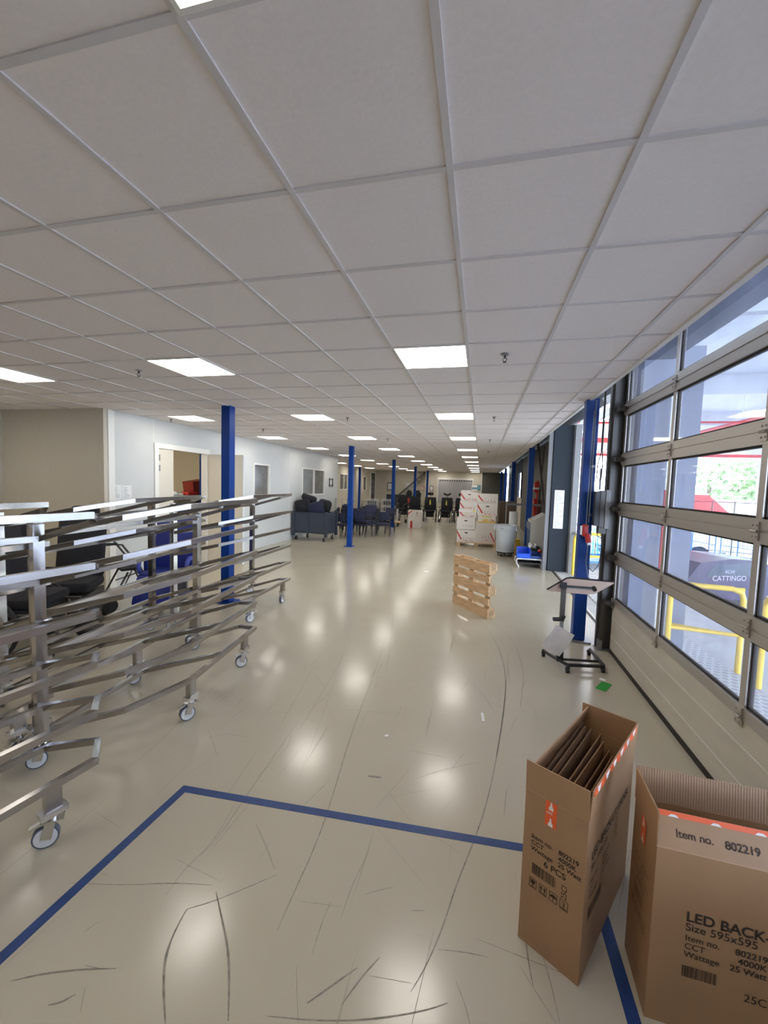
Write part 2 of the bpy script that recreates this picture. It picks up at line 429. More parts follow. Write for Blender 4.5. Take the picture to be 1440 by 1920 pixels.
# jamb between the closed door and the open bay
struct(B().mm((1.80, 5.45, -1.3), (2.42, 5.72, 3.6)).obj('wall_pier', jambm))
struct(B().mm((1.66, -4.2, 0), (1.78, -.88, 3.6)).obj('wall_right_rear', white))
struct(B().mm((1.28, -4.2, 3.46), (2.1, 33, 3.6)).obj('trim_8', slate))
struct(B().mm((1.78, 10.28, -.2), (2.0, 33, 0)).obj('floor_side', floorm))
struct(B().mm((1.70, 5.75, -.03), (1.74, 10.2, .004)).mm((1.70, -.9, -.03), (1.74, 5.2, .004)).obj('trim_9', rubber))
# cable duct high on the right wall, braces
struct(B().bar((1.64, 11.0, 1.0), (1.42, 11.68, 3.2), .09, .05, (1, 0, 0)).obj('trim_10', dsteel))
struct(B().bar((1.85, 14.6, .1), (1.80, 13.2, 3.2), .09, .05, (1, 0, 0)).obj('trim_11', dsteel))

# ================================================================ SECTIONAL DOOR
DX = 1.60
def sectional_door():
    YL, YR = 5.26, -.86
    mull = [5.235, 4.02, 2.80, 1.58, .36, -.835]  # rearmost bay is unseen, added to let in more daylight
    rails = [1.14, 1.712, 2.285, 2.858, 3.43]
    pn = B().mm((DX-.02, YR, .045), (DX+.02, YL, .585)).obj('door_2', insul); struct(pn)
    b = B()
    for z in (.20, .42):  b.mm((DX-.0235, YR, z), (DX-.02, YL, z+.003))
    b.obj('panel_groove', whitet, pn)
    B().mm((DX-.028, YR, .0), (DX+.025, YL, .045)).obj('bottom_seal', rubber, pn)
    b = B()
    for z in rails:
        b.mm((DX-.03, YR, z-.072), (DX+.02, YL, z-.006)).mm((DX-.03, YR, z+.006), (DX+.02, YL, z+.072))
    b.mm((DX-.03, YR, .585), (DX+.02, YL, .66))
    for z in rails: b.mm((DX-.022, YR, z-.008), (DX+.02, YL, z+.008))
    b.obj('rail', alu, pn)
    lo = .66
    b = B(); gs = B()
    for z in rails:
        hi = z-.072
        for k, y in enumerate(mull):
            b.mm((DX-.024, y-.028, lo), (DX+.02, y+.028, hi))
        lo = z+.072
    b.obj('mullion', alu, pn)
    lo = .66; sealb = B()
    for z in rails:
        hi = z-.072
        for a, c in zip(mull, mull[1:]):
            B().mm((DX-.004, c+.03, lo), (DX+.004, a-.03, hi)).obj('pane', glass, pn)
            for (ya, yb, za, zb) in ((c+.028, c+.042, lo, hi), (a-.042, a-.028, lo, hi), (c+.028, a-.028, lo, lo+.014), (c+.028, a-.028, hi-.014, hi)):
                sealb.mm((DX-.012, ya, za), (DX+.012, yb, zb))
        lo = z+.072
    sealb.obj('glazing_bead', rubber, pn)
    for z in [.60]+rails:
        for y in mull[:5]:
            h = B(); h.mm((DX-.040, y-.03, z-.055), (DX-.030, y+.03, z-.012)).mm((DX-.040, y-.03, z+.012), (DX-.030, y+.03, z+.055))
            h.cyl((DX-.045, y-.032, z), (DX-.045, y+.032, z), .009, 8)
            for dy in (-.018, .018): h.cyl((DX-.046, y+dy, z-.033), (DX-.04, y+dy, z-.033), .006, 6).cyl((DX-.046, y+dy, z+.033), (DX-.04, y+dy, z+.033), .006, 6)
            h.obj('hinge', alu, pn)
sectional_door()
tk = B().mm((1.47, 5.30, 0), (1.52, 5.37, 3.4)).mm((1.52, 5.33, 0), (1.66, 5.36, 3.4)).mm((1.60, 5.27, 0), (1.68, 5.45, 3.4)).mm((1.45, 5.36, 0), (1.475, 5.42, 3.4))
t1 = struct(tk.obj('door_track', dsteel))
rl = B()
for z in (.60, 1.14, 1.712, 2.285, 2.858): rl.cyl((1.50, 5.25, z), (1.50, 5.34, z), .022, 12).mm((1.485, 5.18, z-.025), (1.56, 5.27, z+.025))
rl.obj('roller', dsteel, t1)
B().mm((1.44, 5.26, 0), (1.68, 5.42, .012)).mm((1.46, 5.28, .0), (1.5, 5.4, .12)).obj('foot_plate', galv, t1)

# door operator box
t = thing('door_operator', 'dark grey door motor box fixed on the steel track beside the blue column', 'door motor', (1.405, 5.30, 1.48)); t.scale = (.62, .62, 1)
B().mm((-.13, -.035, .02), (-.05, .11, .43)).obj('black_cover', blackm, t)
B().mm((-.048, -.04, 0), (.045, .12, .44), bev=.01).obj('motor_housing', dsteel, t)
B().mm((.047, -.05, -.01), (.135, .11, .45), bev=.008).obj('grey_cover', mat('mid_grey_cover', (.22, .22, .22), .5), t)
B().mm((-.04, -.02, -.07), (.09, .09, 0)).obj('gear_foot', dsteel, t)
B().tube([(-.07, 0, 0), (-.05, 0, -.10), (.03, 0, -.13), (.08, 0, -.08)], .007).tube([(0, -.03, -.06), (.03, -.05, -.28), (-.02, -.08, -.45), (-.12, -.12, -.52), (-.20, -.13, -.47)], .006).obj('cable', blackm, t)
t = thing('pull_chain', 'black pulling loop hanging from the ceiling above the door motor', 'chain', (1.44, 5.62, 0))
B().tube([(0, 0, 3.3), (.0, 0, 2.4), (-.03, 0, 2.25), (-.035, 0, 2.10), (-.01, 0, 2.03), (.02, 0, 2.08), (.025, 0, 2.25), (.01, 0, 2.42), (.01, 0, 3.3)], .007).obj('rope_loop', blackm, t)
B().cyl((.012, .01, 1.93), (.012, .01, 2.2), .012, 10).obj('grip', whitep, t)

# ================================================================ BLUE COLUMNS
def column(x, y, label, s=.145, plate=True, wires=False):
    t = thing('steel_column', label, 'column', (x, y, 0), 0, 'blue steel columns')
    h = s/2
    b = B(); b.mm((-h, -h, .02), (h, h, ZC+.02), bev=.008); b.obj('shaft', blue, t)
    if plate:
        B().mm((-h-.06, -h-.06, 0), (h+.06, h+.06, .02)).obj('base_plate', galv if wires else blue, t)
    if wires:
        B().cyl((-.01+.04, -h-.008, 1.52), (.04-.01, -h-.008, ZC), .007, 8).mm((.02, -h-.02, 1.6), (.05, -h, 1.63)).mm((.02, -h-.02, 2.2), (.05, -h, 2.23)).obj('conduit', galv, t)
    return t
column(1.290, 5.58, 'blue steel column beside the tall glazed door at the right', wires=True)
column(-3.80, 5.58, 'thick blue column standing behind the steel rack trolleys')
column(-3.82, 11.76, 'blue column on open floor, second of the row on the left')
column(-3.84, 18.0, 'blue column beside the white octagonal carton')
column(-3.85, 24.2, 'blue column in front of the diagonal stair stringer')
column(-3.9, 30.3, 'blue column against the end wall beside the picture')
column(1.30, 11.8, 'blue column behind the pale machine cabinet on the right')
column(1.30, 18.0, 'blue column beyond the red hose reel on the right')
column(1.32, 24.2, 'blue column far along the right wall, next to last')
column(1.34, 29.4, 'blue column at the far right end of the hall')
column(-8.15, 27.0, 'blue column at the far left wall between the small windows')

# ================================================================ CEILING LIGHTS
LG = 'square recessed ceiling light panels'
def make_light():
    t = thing('ceiling_light', '', 'ceiling light', (0, 0, ZC), 0, LG)
    b = B(); o, i = .297, .283
    b.mm((-o, -o, -.003), (o, -i, .012)).mm((-o, i, -.003), (o, o, .012)).mm((-o, -i, -.003), (-i, i, .012)).mm((i, -i, -.003), (o, i, .012))
    b.obj('frame', whitet, t)
    B().mm((-i, -i, .0), (i, i, .010)).obj('diffuser', lampd, t)
    return t
proto = None
ordn = ['nearest', 'second', 'third', 'fourth', 'fifth', 'sixth', 'seventh', 'eighth', 'ninth', 'tenth', 'eleventh']
rows = {-.456: ('right', 11), -2.856: ('middle', 10), -5.256: ('left', 10)}
for x, (nm, cnt) in rows.items():
    for k in range(cnt):
        y0 = .6085 if nm == 'right' else 3.6085
        y = y0+3.0*k
        if nm != 'right' and y > 31: continue
        lab = 'lit square ceiling panel, %s of the %s row of lights' % (ordn[k], nm)
        if proto is None: proto = make_light(); proto.location = (x, y, ZC); proto['label'] = lab
        else: dup(proto, (x, y, ZC), 0, lab)
for k, y in enumerate((18.6085, 21.6085, 24.6085, 27.6085)):
    dup(proto, (-7.656, y, ZC), 0, 'lit square ceiling panel above the recess on the left, %s one' % ordn[k])
for k, (x, y) in enumerate(((-7.656, 3.6085), (-7.656, .6085), (-2.856, .6085), (-5.256, .6085), (-.456, -2.39), (-2.856, -2.39), (-5.256, -2.39))):
    dup(proto, (x, y, ZC), 0, 'lit square ceiling panel over the near end of the hall behind the camera')
# sprinklers
def make_sprinkler():
    t = thing('sprinkler', '', 'sprinkler', (0, 0, ZC), 0, 'ceiling sprinklers')
    B().cyl((0, 0, .001), (0, 0, -.006), .035, 20, .028).obj('rosette', galv, t)
    b = B().cyl((0, 0, -.004), (0, 0, -.03), .010, 10); b.tube([(.012, 0, -.03), (.016, 0, -.045), (0, 0, -.06)], .003, 6).tube([(-.012, 0, -.03), (-.016, 0, -.045), (0, 0, -.06)], .003, 6).cyl((0, 0, -.06), (0, 0, -.063), .016, 12)
    b.obj('nozzle', dsteel, t); return t
sp = None
for k, (x, y, lb) in enumerate(((.143, 3.6, 'sprinkler head right of the nearest lit ceiling panel'), (-3.52, 3.62, 'sprinkler head left of the middle row light nearest the camera'), (.15, 6.7, 'sprinkler head on the right, second along the ceiling'), (.15, 9.8, 'sprinkler head on the right, third along the ceiling'), (.16, 12.9, 'sprinkler head on the right, fourth along the ceiling'), (-2.25, 6.65, 'sprinkler head beside the second light of the middle row'), (-2.25, 9.7, 'sprinkler head beside the third light of the middle row'), (-5.75, 6.65, 'sprinkler head near the white door frame'), (-4.6, 8.0, 'sprinkler head behind the thick blue column'))):
    if sp is None: sp = make_sprinkler(); sp.location = (x, y, ZC); sp['label'] = lb
    else: dup(sp, (x, y, ZC), .4*k, lb)

# ================================================================ STEEL RACK TROLLEYS
Rp = dict(L0=(-2.87, 2.12, .157), V0=(-2.39, 2.31, .28), V1=(-2.157, 2.68, .351), V2=(-2.30, 3.87, .351), V3=(-2.58, 4.017, .285), K6=(-3.0, 3.90, .157), J=(-2.935, 3.05, .157), T=(-2.235, 3.21, .345))
ORG = Vector((-2.157, 2.68, 0))
Rl = {k: Vector(v)-ORG for k, v in Rp.items()}
def caster(b1, b2, b3, x, y, ang):
    c, s_ = math.cos(ang), math.sin(ang)
    off = Vector((c*.03, s_*.03, 0)); ax = Vector((-s_, c, 0)); p = Vector((x, y, 0))+off; hub = p+Vector((0, 0, .058))
    b3.cyl(hub-ax*.016, hub+ax*.016, .058, 24)                       # tyre
    b2.cyl(hub-ax*.018, hub+ax*.018, .050, 24)                       # wheel disc
    b2.cyl(hub-ax*.024, hub+ax*.024, .016, 12)
    R = Matrix.Rotation(ang, 3, 'Z')
    for sg in (-1, 1):
        b1.prism([(0, 0)]*0 or [(-.02, .045), (.02, .045), (.035, .135), (-.04, .135)], 'y', -.0015, .0015) if False else None
        q = p+ax*sg*.027
        b1.box(q+Vector((-c*.012, -s_*.012, .095)), (.045, .004, .085), R @ Matrix.Rotation(-.25, 3, 'Y'))
    b1.box(Vector((x, y, .140)), (.095, .062, .006), R)
    b1.cyl(Vector((x, y, .135)), Vector((x, y, .165)), .022, 12)
    b1.box(Vector((x, y, 0))+Vector((c*.072, s_*.072, .122)), (.05, .03, .012), R @ Matrix.Rotation(.35, 3, 'Y'))
def rack_trolley(loc, rz, label):
    t = thing('rack_trolley', label, 'rack trolley', (loc[0], loc[1], 0), rz, 'stainless steel rack trolleys')
    ring = [Rl[k] for k in ('L0', 'V0', 'V1', 'V2', 'V3', 'K6')]
    for k in range(6):
        dz = Vector((0, 0, .2745*k))
        b = B().sweep([p+dz for p in ring], .034, .037)
        b.sweep([Rl['J']+dz, Rl['T']+dz], .034, .037, closed=False)
        b.obj('tray_frame', steel, t)
    for k in ('L0', 'K6'):
        p = Rl[k]; q = Vector((p.x-.045, p.y, 0))
        B().mm((q.x-.03, q.y-.03, .19), (q.x+.03, q.y+.03, 1.60)).obj('post', steel, t)
    legs = [(Rl['V1'].x-.02, Rl['V1'].y+.04), (Rl['V2'].x-.0, Rl['V2'].y-.20)]
    for x, y in legs:
        B().mm((x-.022, y-.035, .19), (x+.022, y+.035, .316)).obj('leg', steel, t)
    wh = legs+[(Rl[k].x-.045, Rl[k].y) for k in ('L0', 'K6')]
    for n, (x, y) in enumerate(wh):
        b1, b2, b3 = B(), B(), B()
        b1.mm((x-.03, y-.06, .165), (x+.03, y+.06, .195))
        caster(b1, b2, b3, x, y, random.uniform(-2.6, -1.2))
        c = b1.obj('caster', chrome, t); b2.obj('wheel', whitep, c, True); b3.obj('tyre', ctyre, c, True)
    return t
rack_trolley((-2.157, 2.68), 0, 'steel rack trolley in the middle of the front row, with white wheels')
a = math.radians(-16.5); v2 = Rl['V2']
rack_trolley((-2.024-(v2.x*math.cos(a)-v2.y*math.sin(a)), 1.755-(v2.x*math.sin(a)+v2.y*math.cos(a))), a, 'nearest steel rack trolley, cut off by the left edge of the photo')
rack_trolley((-3.01, 3.03), math.radians(1.9), 'steel rack trolley of the back row, behind the middle front trolley')
rack_trolley((-2.935, 4.85), math.radians(-4.8), 'farthest steel rack trolley, in front of the thick blue column')
rack_trolley((-2.93, 1.02), math.radians(-6), 'steel rack trolley of the back row at the far left edge')

# ================================================================ LED CARTONS
crease = mat('pale_fold_crease', (.60, .42, .28), .6)
def carton_flaps(t, x0, x1, y0, y1, H, flaps, m_out):
    """flaps: dict side -> (length, lean outward)"""
    for side, (L, lean) in flaps.items():
        b = B()
        if side == 'w': P = [(x0, y0, H), (x0, y1, H)]; o = Vector((-1, 0, 0))
        if side == 'e': P = [(x1, y0, H), (x1, y1, H)]; o = Vector((1, 0, 0))
        if side == 's': P = [(x0, y0, H), (x1, y0, H)]; o = Vector((0, -1, 0))
        if side == 'n': P = [(x0, y1, H), (x1, y1, H)]; o = Vector((0, 1, 0))
        up = Vector((0, 0, math.cos(lean)))+o*math.sin(lean); nn = up.cross(Vector(P[1])-Vector(P[0])).normalized()*.0025
        P = [Vector(p) for p in P]; Q = [P[0], P[1], P[1]+up*L, P[0]+up*L]
        b._faces([q-nn for q in Q]+[q+nn for q in Q], [(0, 1, 2, 3), (7, 6, 5, 4), (0, 4, 5, 1), (1, 5, 6, 2), (2, 6, 7, 3), (3, 7, 4, 0)])
        b.obj('flap', flapin if side == 'n' and (x1-x0) > .4 else m_out, t)
def carton(name, label, loc, rz, W, L, H, flaps, inside=True):
    t = thing(name, label, 'cardboard box', loc, rz); x0, x1, y0, y1 = -W/2, W/2, -L/2, L/2; k = .005
    b = B().mm((x0, y0, 0), (x1, y0+k, H)).mm((x0, y1-k, 0), (x1, y1, H)).mm((x0, y0+k, 0), (x0+k, y1-k, H)).mm((x1-k, y0+k, 0), (x1, y1-k, H)).mm((x0+k, y0+k, 0), (x1-k, y1-k, .006))
    b.obj('carton_body', card, t)
    carton_flaps(t, x0, x1, y0, y1, H, flaps, card)
    B().sweep([(x0, y0, H+.0015), (x1, y0, H+.0015), (x1, y1, H+.0015), (x0, y1, H+.0015)], .004, .003).obj('fold_crease', crease, t)
    return t, x0, x1, y0, y1
def barcode(b, O, U, V, x, y, wd, ht):
    random.seed(11); p = x
    while p < x+wd-.006:
        ww = random.choice((.0012, .002, .003, .004)); rect_on(b, O, U, V, p, y, ww, ht); p += ww+random.choice((.0015, .002, .003))
def icons(b, O, U, V, x, y, s_, step):
    for k in range(4):
        X = x+k*step; q = .0022
        for (a, c, d_, e) in ((X, y, s_, q), (X, y+s_*1.2, s_, q), (X, y, q, s_*1.2), (X+s_-q, y, q, s_*1.2+q)): rect_on(b, O, U, V, a, c, d_, e)
        cx, cy = X+s_/2, y+s_*.6
        if k == 0: poly_on(b, O, U, V, [(cx-.011, cy+.014), (cx+.011, cy+.014), (cx+.008, cy), (cx, cy-.004), (cx-.008, cy)]); rect_on(b, O, U, V, cx-.0015, cy-.014, .003, .012); rect_on(b, O, U, V, cx-.008, cy-.016, .016, .003)
        if k == 1:
            for dx in (-.007, .007): rect_on(b, O, U, V, cx+dx-.002, cy-.010, .004, .016); poly_on(b, O, U, V, [(cx+dx-.006, cy+.005), (cx+dx+.006, cy+.005), (cx+dx, cy+.015)])
            rect_on(b, O, U, V, cx-.013, cy-.016, .026, .003)
        if k == 2: poly_on(b, O, U, V, [(cx-.014, cy), (cx+.014, cy), (cx+.010, cy+.009), (cx, cy+.013), (cx-.010, cy+.009)]); rect_on(b, O, U, V, cx-.0012, cy-.015, .0024, .016)
        if k == 3: text_verts(b, '3', .030, Vector(O)+Vector(U).normalized()*(cx-.009)+Vector(V).normalized()*(cy-.008), U, V)
        if k == 3: rect_on(b, O, U, V, cx-.012, cy-.016, .024, .004)
def lamp_logo(b, O, U, V, x, y, s_, flip=1):
    poly_on(b, O, U, V, [(x-.28*s_, y), (x+.28*s_, y), (x+.26*s_, y+.35*s_*flip), (x+.10*s_, y+.6*s_*flip), (x+.09*s_, y+s_*flip), (x-.09*s_, y+s_*flip), (x-.10*s_, y+.6*s_*flip), (x-.26*s_, y+.35*s_*flip)], .003)
def Tx(b, O, U, V, x, y, body, size, bold=0):
    text_verts(b, body, size, Vector(O)+Vector(U).normalized()*x+Vector(V).normalized()*y, U, V, bold=bold)

# standing open carton: base corners (0.240,1.727) (0.451,1.600) (0.80,2.163)
ax = math.atan2(1.600-1.727, .451-.240)
W1, L1, H1b = .247, .655, .672
ux = Vector((math.cos(ax), math.sin(ax), 0)); uy = Vector((-math.sin(ax), math.cos(ax), 0))
c1 = Vector((.240, 1.727, 0))+ux*W1/2+uy*L1/2
t, x0, x1, y0, y1 = carton('light_panel_carton', 'tall open brown carton full of folded cardboard, standing on the blue tape', c1, ax, W1, L1, H1b, {'s': (.125, .05), 'n': (.125, -.03), 'w': (.12, -.25), 'e': (.125, .06)})
O, U, V = (x0, y0, 0), (1, 0, 0), (0, 0, 1)
b = B()
for n, (aa, bb) in enumerate((('Item no.', '802219'), ('CCT', '4000K'), ('Wattage', '25 Watt'))):
    Tx(b, O, U, V, .035, .475-n*.026, aa, .026, .0003); Tx(b, O, U, V, .145, .475-n*.026, bb, .026, .0005)
b.obj('item_lettering', ink, t); b = B(); Tx(b, O, U, V, .09, .385, '6 PCS', .036, .0005); b.obj('count_lettering', ink, t)
b = B(); barcode(b, O, U, V, .045, .325, .10, .045); b.obj('barcode', ink, t)
b = B(); icons(b, O, U, V, .035, .262, .032, .042); b.obj('handling_icons', ink, t)
b = B(); text_verts(b, '25CI', .03, Vector((x0+.185, y0, .305)), (0, 0, 1), (-1, 0, 0), off=.0015)
b.obj('printing', ink, t)
B().mm((x0+.085, y0-.002, .565), (x0+.130, y0, .668)).obj('sticker', orange, t)
b = B(); lamp_logo(b, (x0, y0, 0), U, V, .1075, .634, .034); lamp_logo(b, (x0, y0, 0), U, V, .1075, .567, .034); Tx(b, (x0, y0-.002, 0), U, V, .090, .618, 'ust', .02); b.obj('sticker_logo', pink, t)
b = B(); O2, U2 = (x1, y0, 0), (0, 1, 0)
Tx(b, O2, U2, V, .06, .475, 'LED BACK-LIT PANEL', .055, .001); b.obj('headline', ink, t); b = B(); Tx(b, O2, U2, V, .06, .43, 'Size 595x595', .04)
for n, (aa, bb) in enumerate((('Item no.', '802219'), ('CCT', '4000K'), ('Wattage', '25 Watt'))): Tx(b, O2, U2, V, .06, .375-n*.032, aa, .03); Tx(b, O2, U2, V, .22, .375-n*.032, bb, .03)
b.obj('side_lettering', ink, t); b = B(); barcode(b, O2, U2, V, .06, .225, .16, .05); b.obj('barcode', ink, t); b = B(); text_verts(b, '25CI', .05, Vector((x1, y0+.42, .36)), (0, 0, 1), (0, -1, 0), off=.0015)
b.obj('side_printing', inkg, t)
ptm = mat('clear_brown_tape', (.34, .20, .11), .3)
B().mm((x0, y0-.0012, H1b-.022), (x0+.06, y0, H1b-.002)).obj('packing_tape', ptm, t)
B().mm((x1-.05, y0-.0012, H1b-.05), (x1, y0, H1b-.005)).obj('packing_tape', ptm, t)
B().prism([(x0, .0), (x1, 0), (x1, .02), (x0+.14, .02), (x0+.14, .07), (x0+.08, .07), (x0+.08, .02), (x0, .02)], 'y', y0-.0012, y0).obj('packing_tape', ptm, t)
# torn tape along the tall side flap
b = B(); random.seed(3); R = Matrix.Rotation(.06, 3, 'Y')
zt_ = H1b+.124; low = [(y0+.01+k*.032, zt_-random.uniform(.016, .042)) for k in range(20)]
b.prism([(y0+.01, zt_)]+low+[(low[-1][0], zt_)], 'x', x1+.0085, x1+.011)
b.obj('torn_tape', orange, t)
for k in range(6):
    yy = y0+.06+k*.10; B().prism([(yy-.02, zt_-.001), (yy+.025+.01*(k % 2), zt_-.001), (yy+.008, zt_-.024), (yy-.01, zt_-.026)], 'x', x1+.010, x1+.0122).obj('tape_logo', pink, t)
# folded cardboard standing inside
tf = thing('folded_cardboard', 'stack of folded brown cardboard sheets standing inside the tall open carton', 'cardboard', (c1.x, c1.y, 0), ax)
random.seed(5)
for k in range(9):
    xx = x0+.018+k*.022; hh = random.uniform(.66, .74)-k*.012; sk = random.uniform(-.02, .02)
    b = B().prism([(y0+.02, .02), (y1-.03-.02*(k % 3), .02), (y1-.04-.03*(k % 2), hh), (y0+.025, hh-.03-sk)], 'x', xx-.003, xx+.003)
    b.obj('sheet', cardin, tf)

# wide carton at the right edge
W2, L2, H2 = .66, .24, .665
c2 = Vector((.672, 1.562, 0))+Vector((W2/2, L2/2, 0)); ax2 = math.radians(-2.5)
t, x0, x1, y0, y1 = carton('light_panel_carton', 'wide open brown carton at the lower right corner, half cut off by the frame', c2+Vector((.0, -.012, 0)), ax2, W2, L2, H2, {'n': (.125, .12), 'w': (.125, .02), 's': (.115, -.45)})
O, U, V = (x0, y0, 0), (1, 0, 0), (0, 0, 1)
b = B()
Tx(b, O, U, V, .104, .415, 'LED BACK-LIT PANEL', .050, .0012); b.obj('headline', ink, t); b = B(); Tx(b, O, U, V, .104, .380, 'Size 595x595', .040, .0003)
for n, (aa, bb) in enumerate((('Item no.', '802219'), ('CCT', '4000K'), ('Wattage', '25 Watt'))): Tx(b, O, U, V, .106, .342-n*.031, aa, .031, .0002); Tx(b, O, U, V, .255-.012*(n == 2)+.010*(n == 1), .340-n*.031, bb, .031, .0005)
b.obj('item_lettering', ink, t); b = B(); barcode(b, O, U, V, .105, .205, .11, .042); b.obj('barcode', ink, t); b = B(); Tx(b, O, U, V, .29, .18, '25CI', .04)
b.obj('printing', ink, t)
lean = -.45; up = Vector((0, -math.sin(lean), math.cos(lean))); sO = Vector((x0, y0, H2))
b = B(); nf = Vector((1, 0, 0)).cross(up)
text_verts(b, 'Item no.', .034, sO+Vector((.060, 0, 0))+up*.040, (1, 0, 0), up, off=.004, bold=.0003); b.obj('flap_printing', ink, t); b = B(); text_verts(b, '802219', .034, sO+Vector((.208, 0, 0))+up*.037, (1, 0, 0), up, off=.004, bold=.0006)
b.obj('flap_printing', ink, t)
b = B(); rect_on(b, sO, (1, 0, 0), up, .0, .098, W2, .017, .0042); b.obj('orange_tape_strip', orange, t)
b = B()
for k in range(5): poly_on(b, sO, (1, 0, 0), up, [(.04+k*.13, .098), (.075+k*.13, .098), (.065+k*.13, .106), (.05+k*.13, .106)], .005)
b.obj('tape_logo', pink, t)
b = B(); O2, U2 = Vector((x0, y1, 0)), (0, -1, 0)
for n, (xx, tt) in enumerate(((.035, 'Item no.  802219'), (.035, 'CCT   4000K'), (.035, 'Wattage  25 Watt'))): Tx(b, O2, U2, V, xx, .475-n*.026, tt, .022)
b.obj('side_lettering', inkg, t); b = B(); Tx(b, O2, U2, V, .08, .385, '6 PCS', .034, .0005); b.obj('count_lettering', inkg, t); b = B(); barcode(b, O2, U2, V, .06, .32, .10, .045); b.obj('barcode', inkg, t); b = B(); icons(b, O2, U2, V, .04, .26, .03, .04)
b.obj('side_printing', inkg, t)
b = B(); rect_on(b, O2, U2, V, .09, .565, .045, .10, .002); b.obj('sticker', orange, t)
b = B(); lamp_logo(b, O2, U2, V, .1125, .63, .034); lamp_logo(b, O2, U2, V, .1125, .567, .034); b.obj('sticker_logo', pink, t)
# a bundle of sheets in it
b = B()
for k in range(5): b.mm((x0+.03, y0+.08+k*.028, .02), (x1-.03, y0+.084+k*.028, .55-.02*k))
b.obj('sheet_bundle', cardin, t)

# ================================================================ FLOOR TAPE, SCUFFS, LITTER
def strip(pts, wd, z0=.0, z1=.0012):
    return B().sweep([(x, y, z1) for x, y in pts], wd, z1-z0, closed=False)
tag(strip([(-1.80, .60), (-1.702, 2.065), (.30, 2.185), (.62, 2.205), (.63, 1.2)], .05).obj('floor_tape', tapeb), 'blue adhesive tape marking a rectangle on the floor', 'floor tape')
sc_ = B(); random.seed(21)
SC = [([(-1.113, 5.177), (-0.957, 3.817), (-0.891, 2.921), (-0.795, 2.224), (-0.765, 1.893), (-0.766, 1.634), (-0.762, 1.483)], 0.006), ([(0.423, 5.102), (0.31, 3.872), (0.214, 3.036), (0.128, 2.48), (0.052, 2.166), (-0.031, 1.883), (-0.076, 1.675), (-0.126, 1.52), (-0.173, 1.418)], 0.007), ([(-1.347, 2.937), (-1.327, 2.626), (-1.309, 2.17), (-1.285, 1.818), (-1.308, 1.698)], 0.004), ([(-1.339, 2.073), (-1.292, 1.783), (-1.335, 1.616), (-1.326, 1.484)], 0.003), ([(-1.192, 1.459), (-1.178, 1.362), (-1.143, 1.271), (-1.07, 1.184), (-0.996, 1.111)], 0.01), ([(-1.116, 1.56), (-1.004, 1.451), (-0.921, 1.368), (-0.853, 1.275), (-0.787, 1.171)], 0.01), ([(-1.192, 1.459), (-1.101, 1.519), (-1.012, 1.594), (-0.883, 1.71)], 0.005), ([(-1.14, 1.948), (-1.006, 1.828), (-0.908, 1.731)], 0.004), ([(-1.646, 1.067), (-1.555, 1.115), (-1.432, 1.162), (-1.3, 1.2)], 0.008), ([(-1.44, 1.047), (-1.401, 1.065), (-1.375, 1.097)], 0.008), ([(-0.539, 1.287), (-0.472, 1.357), (-0.392, 1.441)], 0.008), ([(-0.414, 1.315), (-0.364, 1.421), (-0.314, 1.499)], 0.006), ([(-1.5, 7.427), (-1.066, 5.192), (-0.856, 3.968)], 0.004), ([(-0.088, 6.232), (0.425, 5.681), (0.552, 4.531), (0.416, 3.62)], 0.007), ([(0.071, 6.026), (0.27, 5.232), (0.347, 4.337), (0.276, 3.493), (0.19, 2.906)], 0.01), ([(-0.615, 6.639), (-0.172, 6.342), (0.309, 6.367), (0.667, 5.36)], 0.004), ([(-3.168, 6.814), (-1.614, 6.29), (-0.088, 6.232)], 0.004), ([(-2.363, 3.506), (-2.246, 2.753), (-2.182, 2.35), (-2.181, 2.122)], 0.004), ([(-0.486, 1.937), (-0.515, 1.754), (-0.516, 1.604)], 0.003), ([(-0.586, 1.657), (-0.59, 1.539), (-0.583, 1.438)], 0.003), ([(-0.663, 1.218), (-0.473, 1.253), (-0.29, 1.305), (-0.107, 1.379), (-0.033, 1.422)], 0.006), ([(-0.09, 1.587), (0.018, 1.606), (0.114, 1.612)], 0.004), ([(0.245, 2.604), (0.217, 2.379)], 0.004), ([(-0.011, 4.495), (0.242, 4.436), (0.473, 4.575)], 0.004), ([(-1.65, 4.128), (-1.527, 3.322), (-1.442, 2.761)], 0.003), ([(-1.456, 4.677), (-1.333, 3.482), (-1.285, 2.807)], 0.0035), ([(-1.465, 2.494), (-1.43, 2.183), (-1.415, 2.052)], 0.003), ([(-0.329, 2.541), (-0.133, 2.701), (0.079, 2.816)], 0.003), ([(-1.803, 1.421), (-1.554, 1.474), (-1.325, 1.549), (-1.147, 1.584)], 0.004), ([(0.273, 1.746), (0.273, 1.644), (0.283, 1.555)], 0.006), ([(0.309, 1.778), (0.349, 1.608), (0.363, 1.464)], 0.003), ([(-0.084, 4.143), (0.101, 3.809), (0.209, 3.473)], 0.004), ([(-0.865, 2.39), (-0.952, 2.097)], 0.003), ([(-1.865, 2.57), (-1.771, 2.631), (-1.583, 2.618)], 0.003), ([(-1.953, 2.627), (-1.78, 2.465), (-1.687, 2.372)], 0.003), ([(-0.265, 2.133), (-0.117, 2.12), (-0.028, 2.061)], 0.002), ([(-0.727, 1.619), (-0.531, 1.647)], 0.002), ([(-1.018, 4.046), (-0.319, 3.787), (0.077, 3.52)], 0.002), ([(-1.07, 3.182), (-0.531, 3.256)], 0.002), ([(-1.308, 1.058), (-1.362, 1.124)], 0.002), ([(-0.638, 2.479), (-0.55, 2.489)], 0.02), ([(-1.064, 2.335), (-1.25, 3.405), (-1.518, 4.657)], 0.002)]
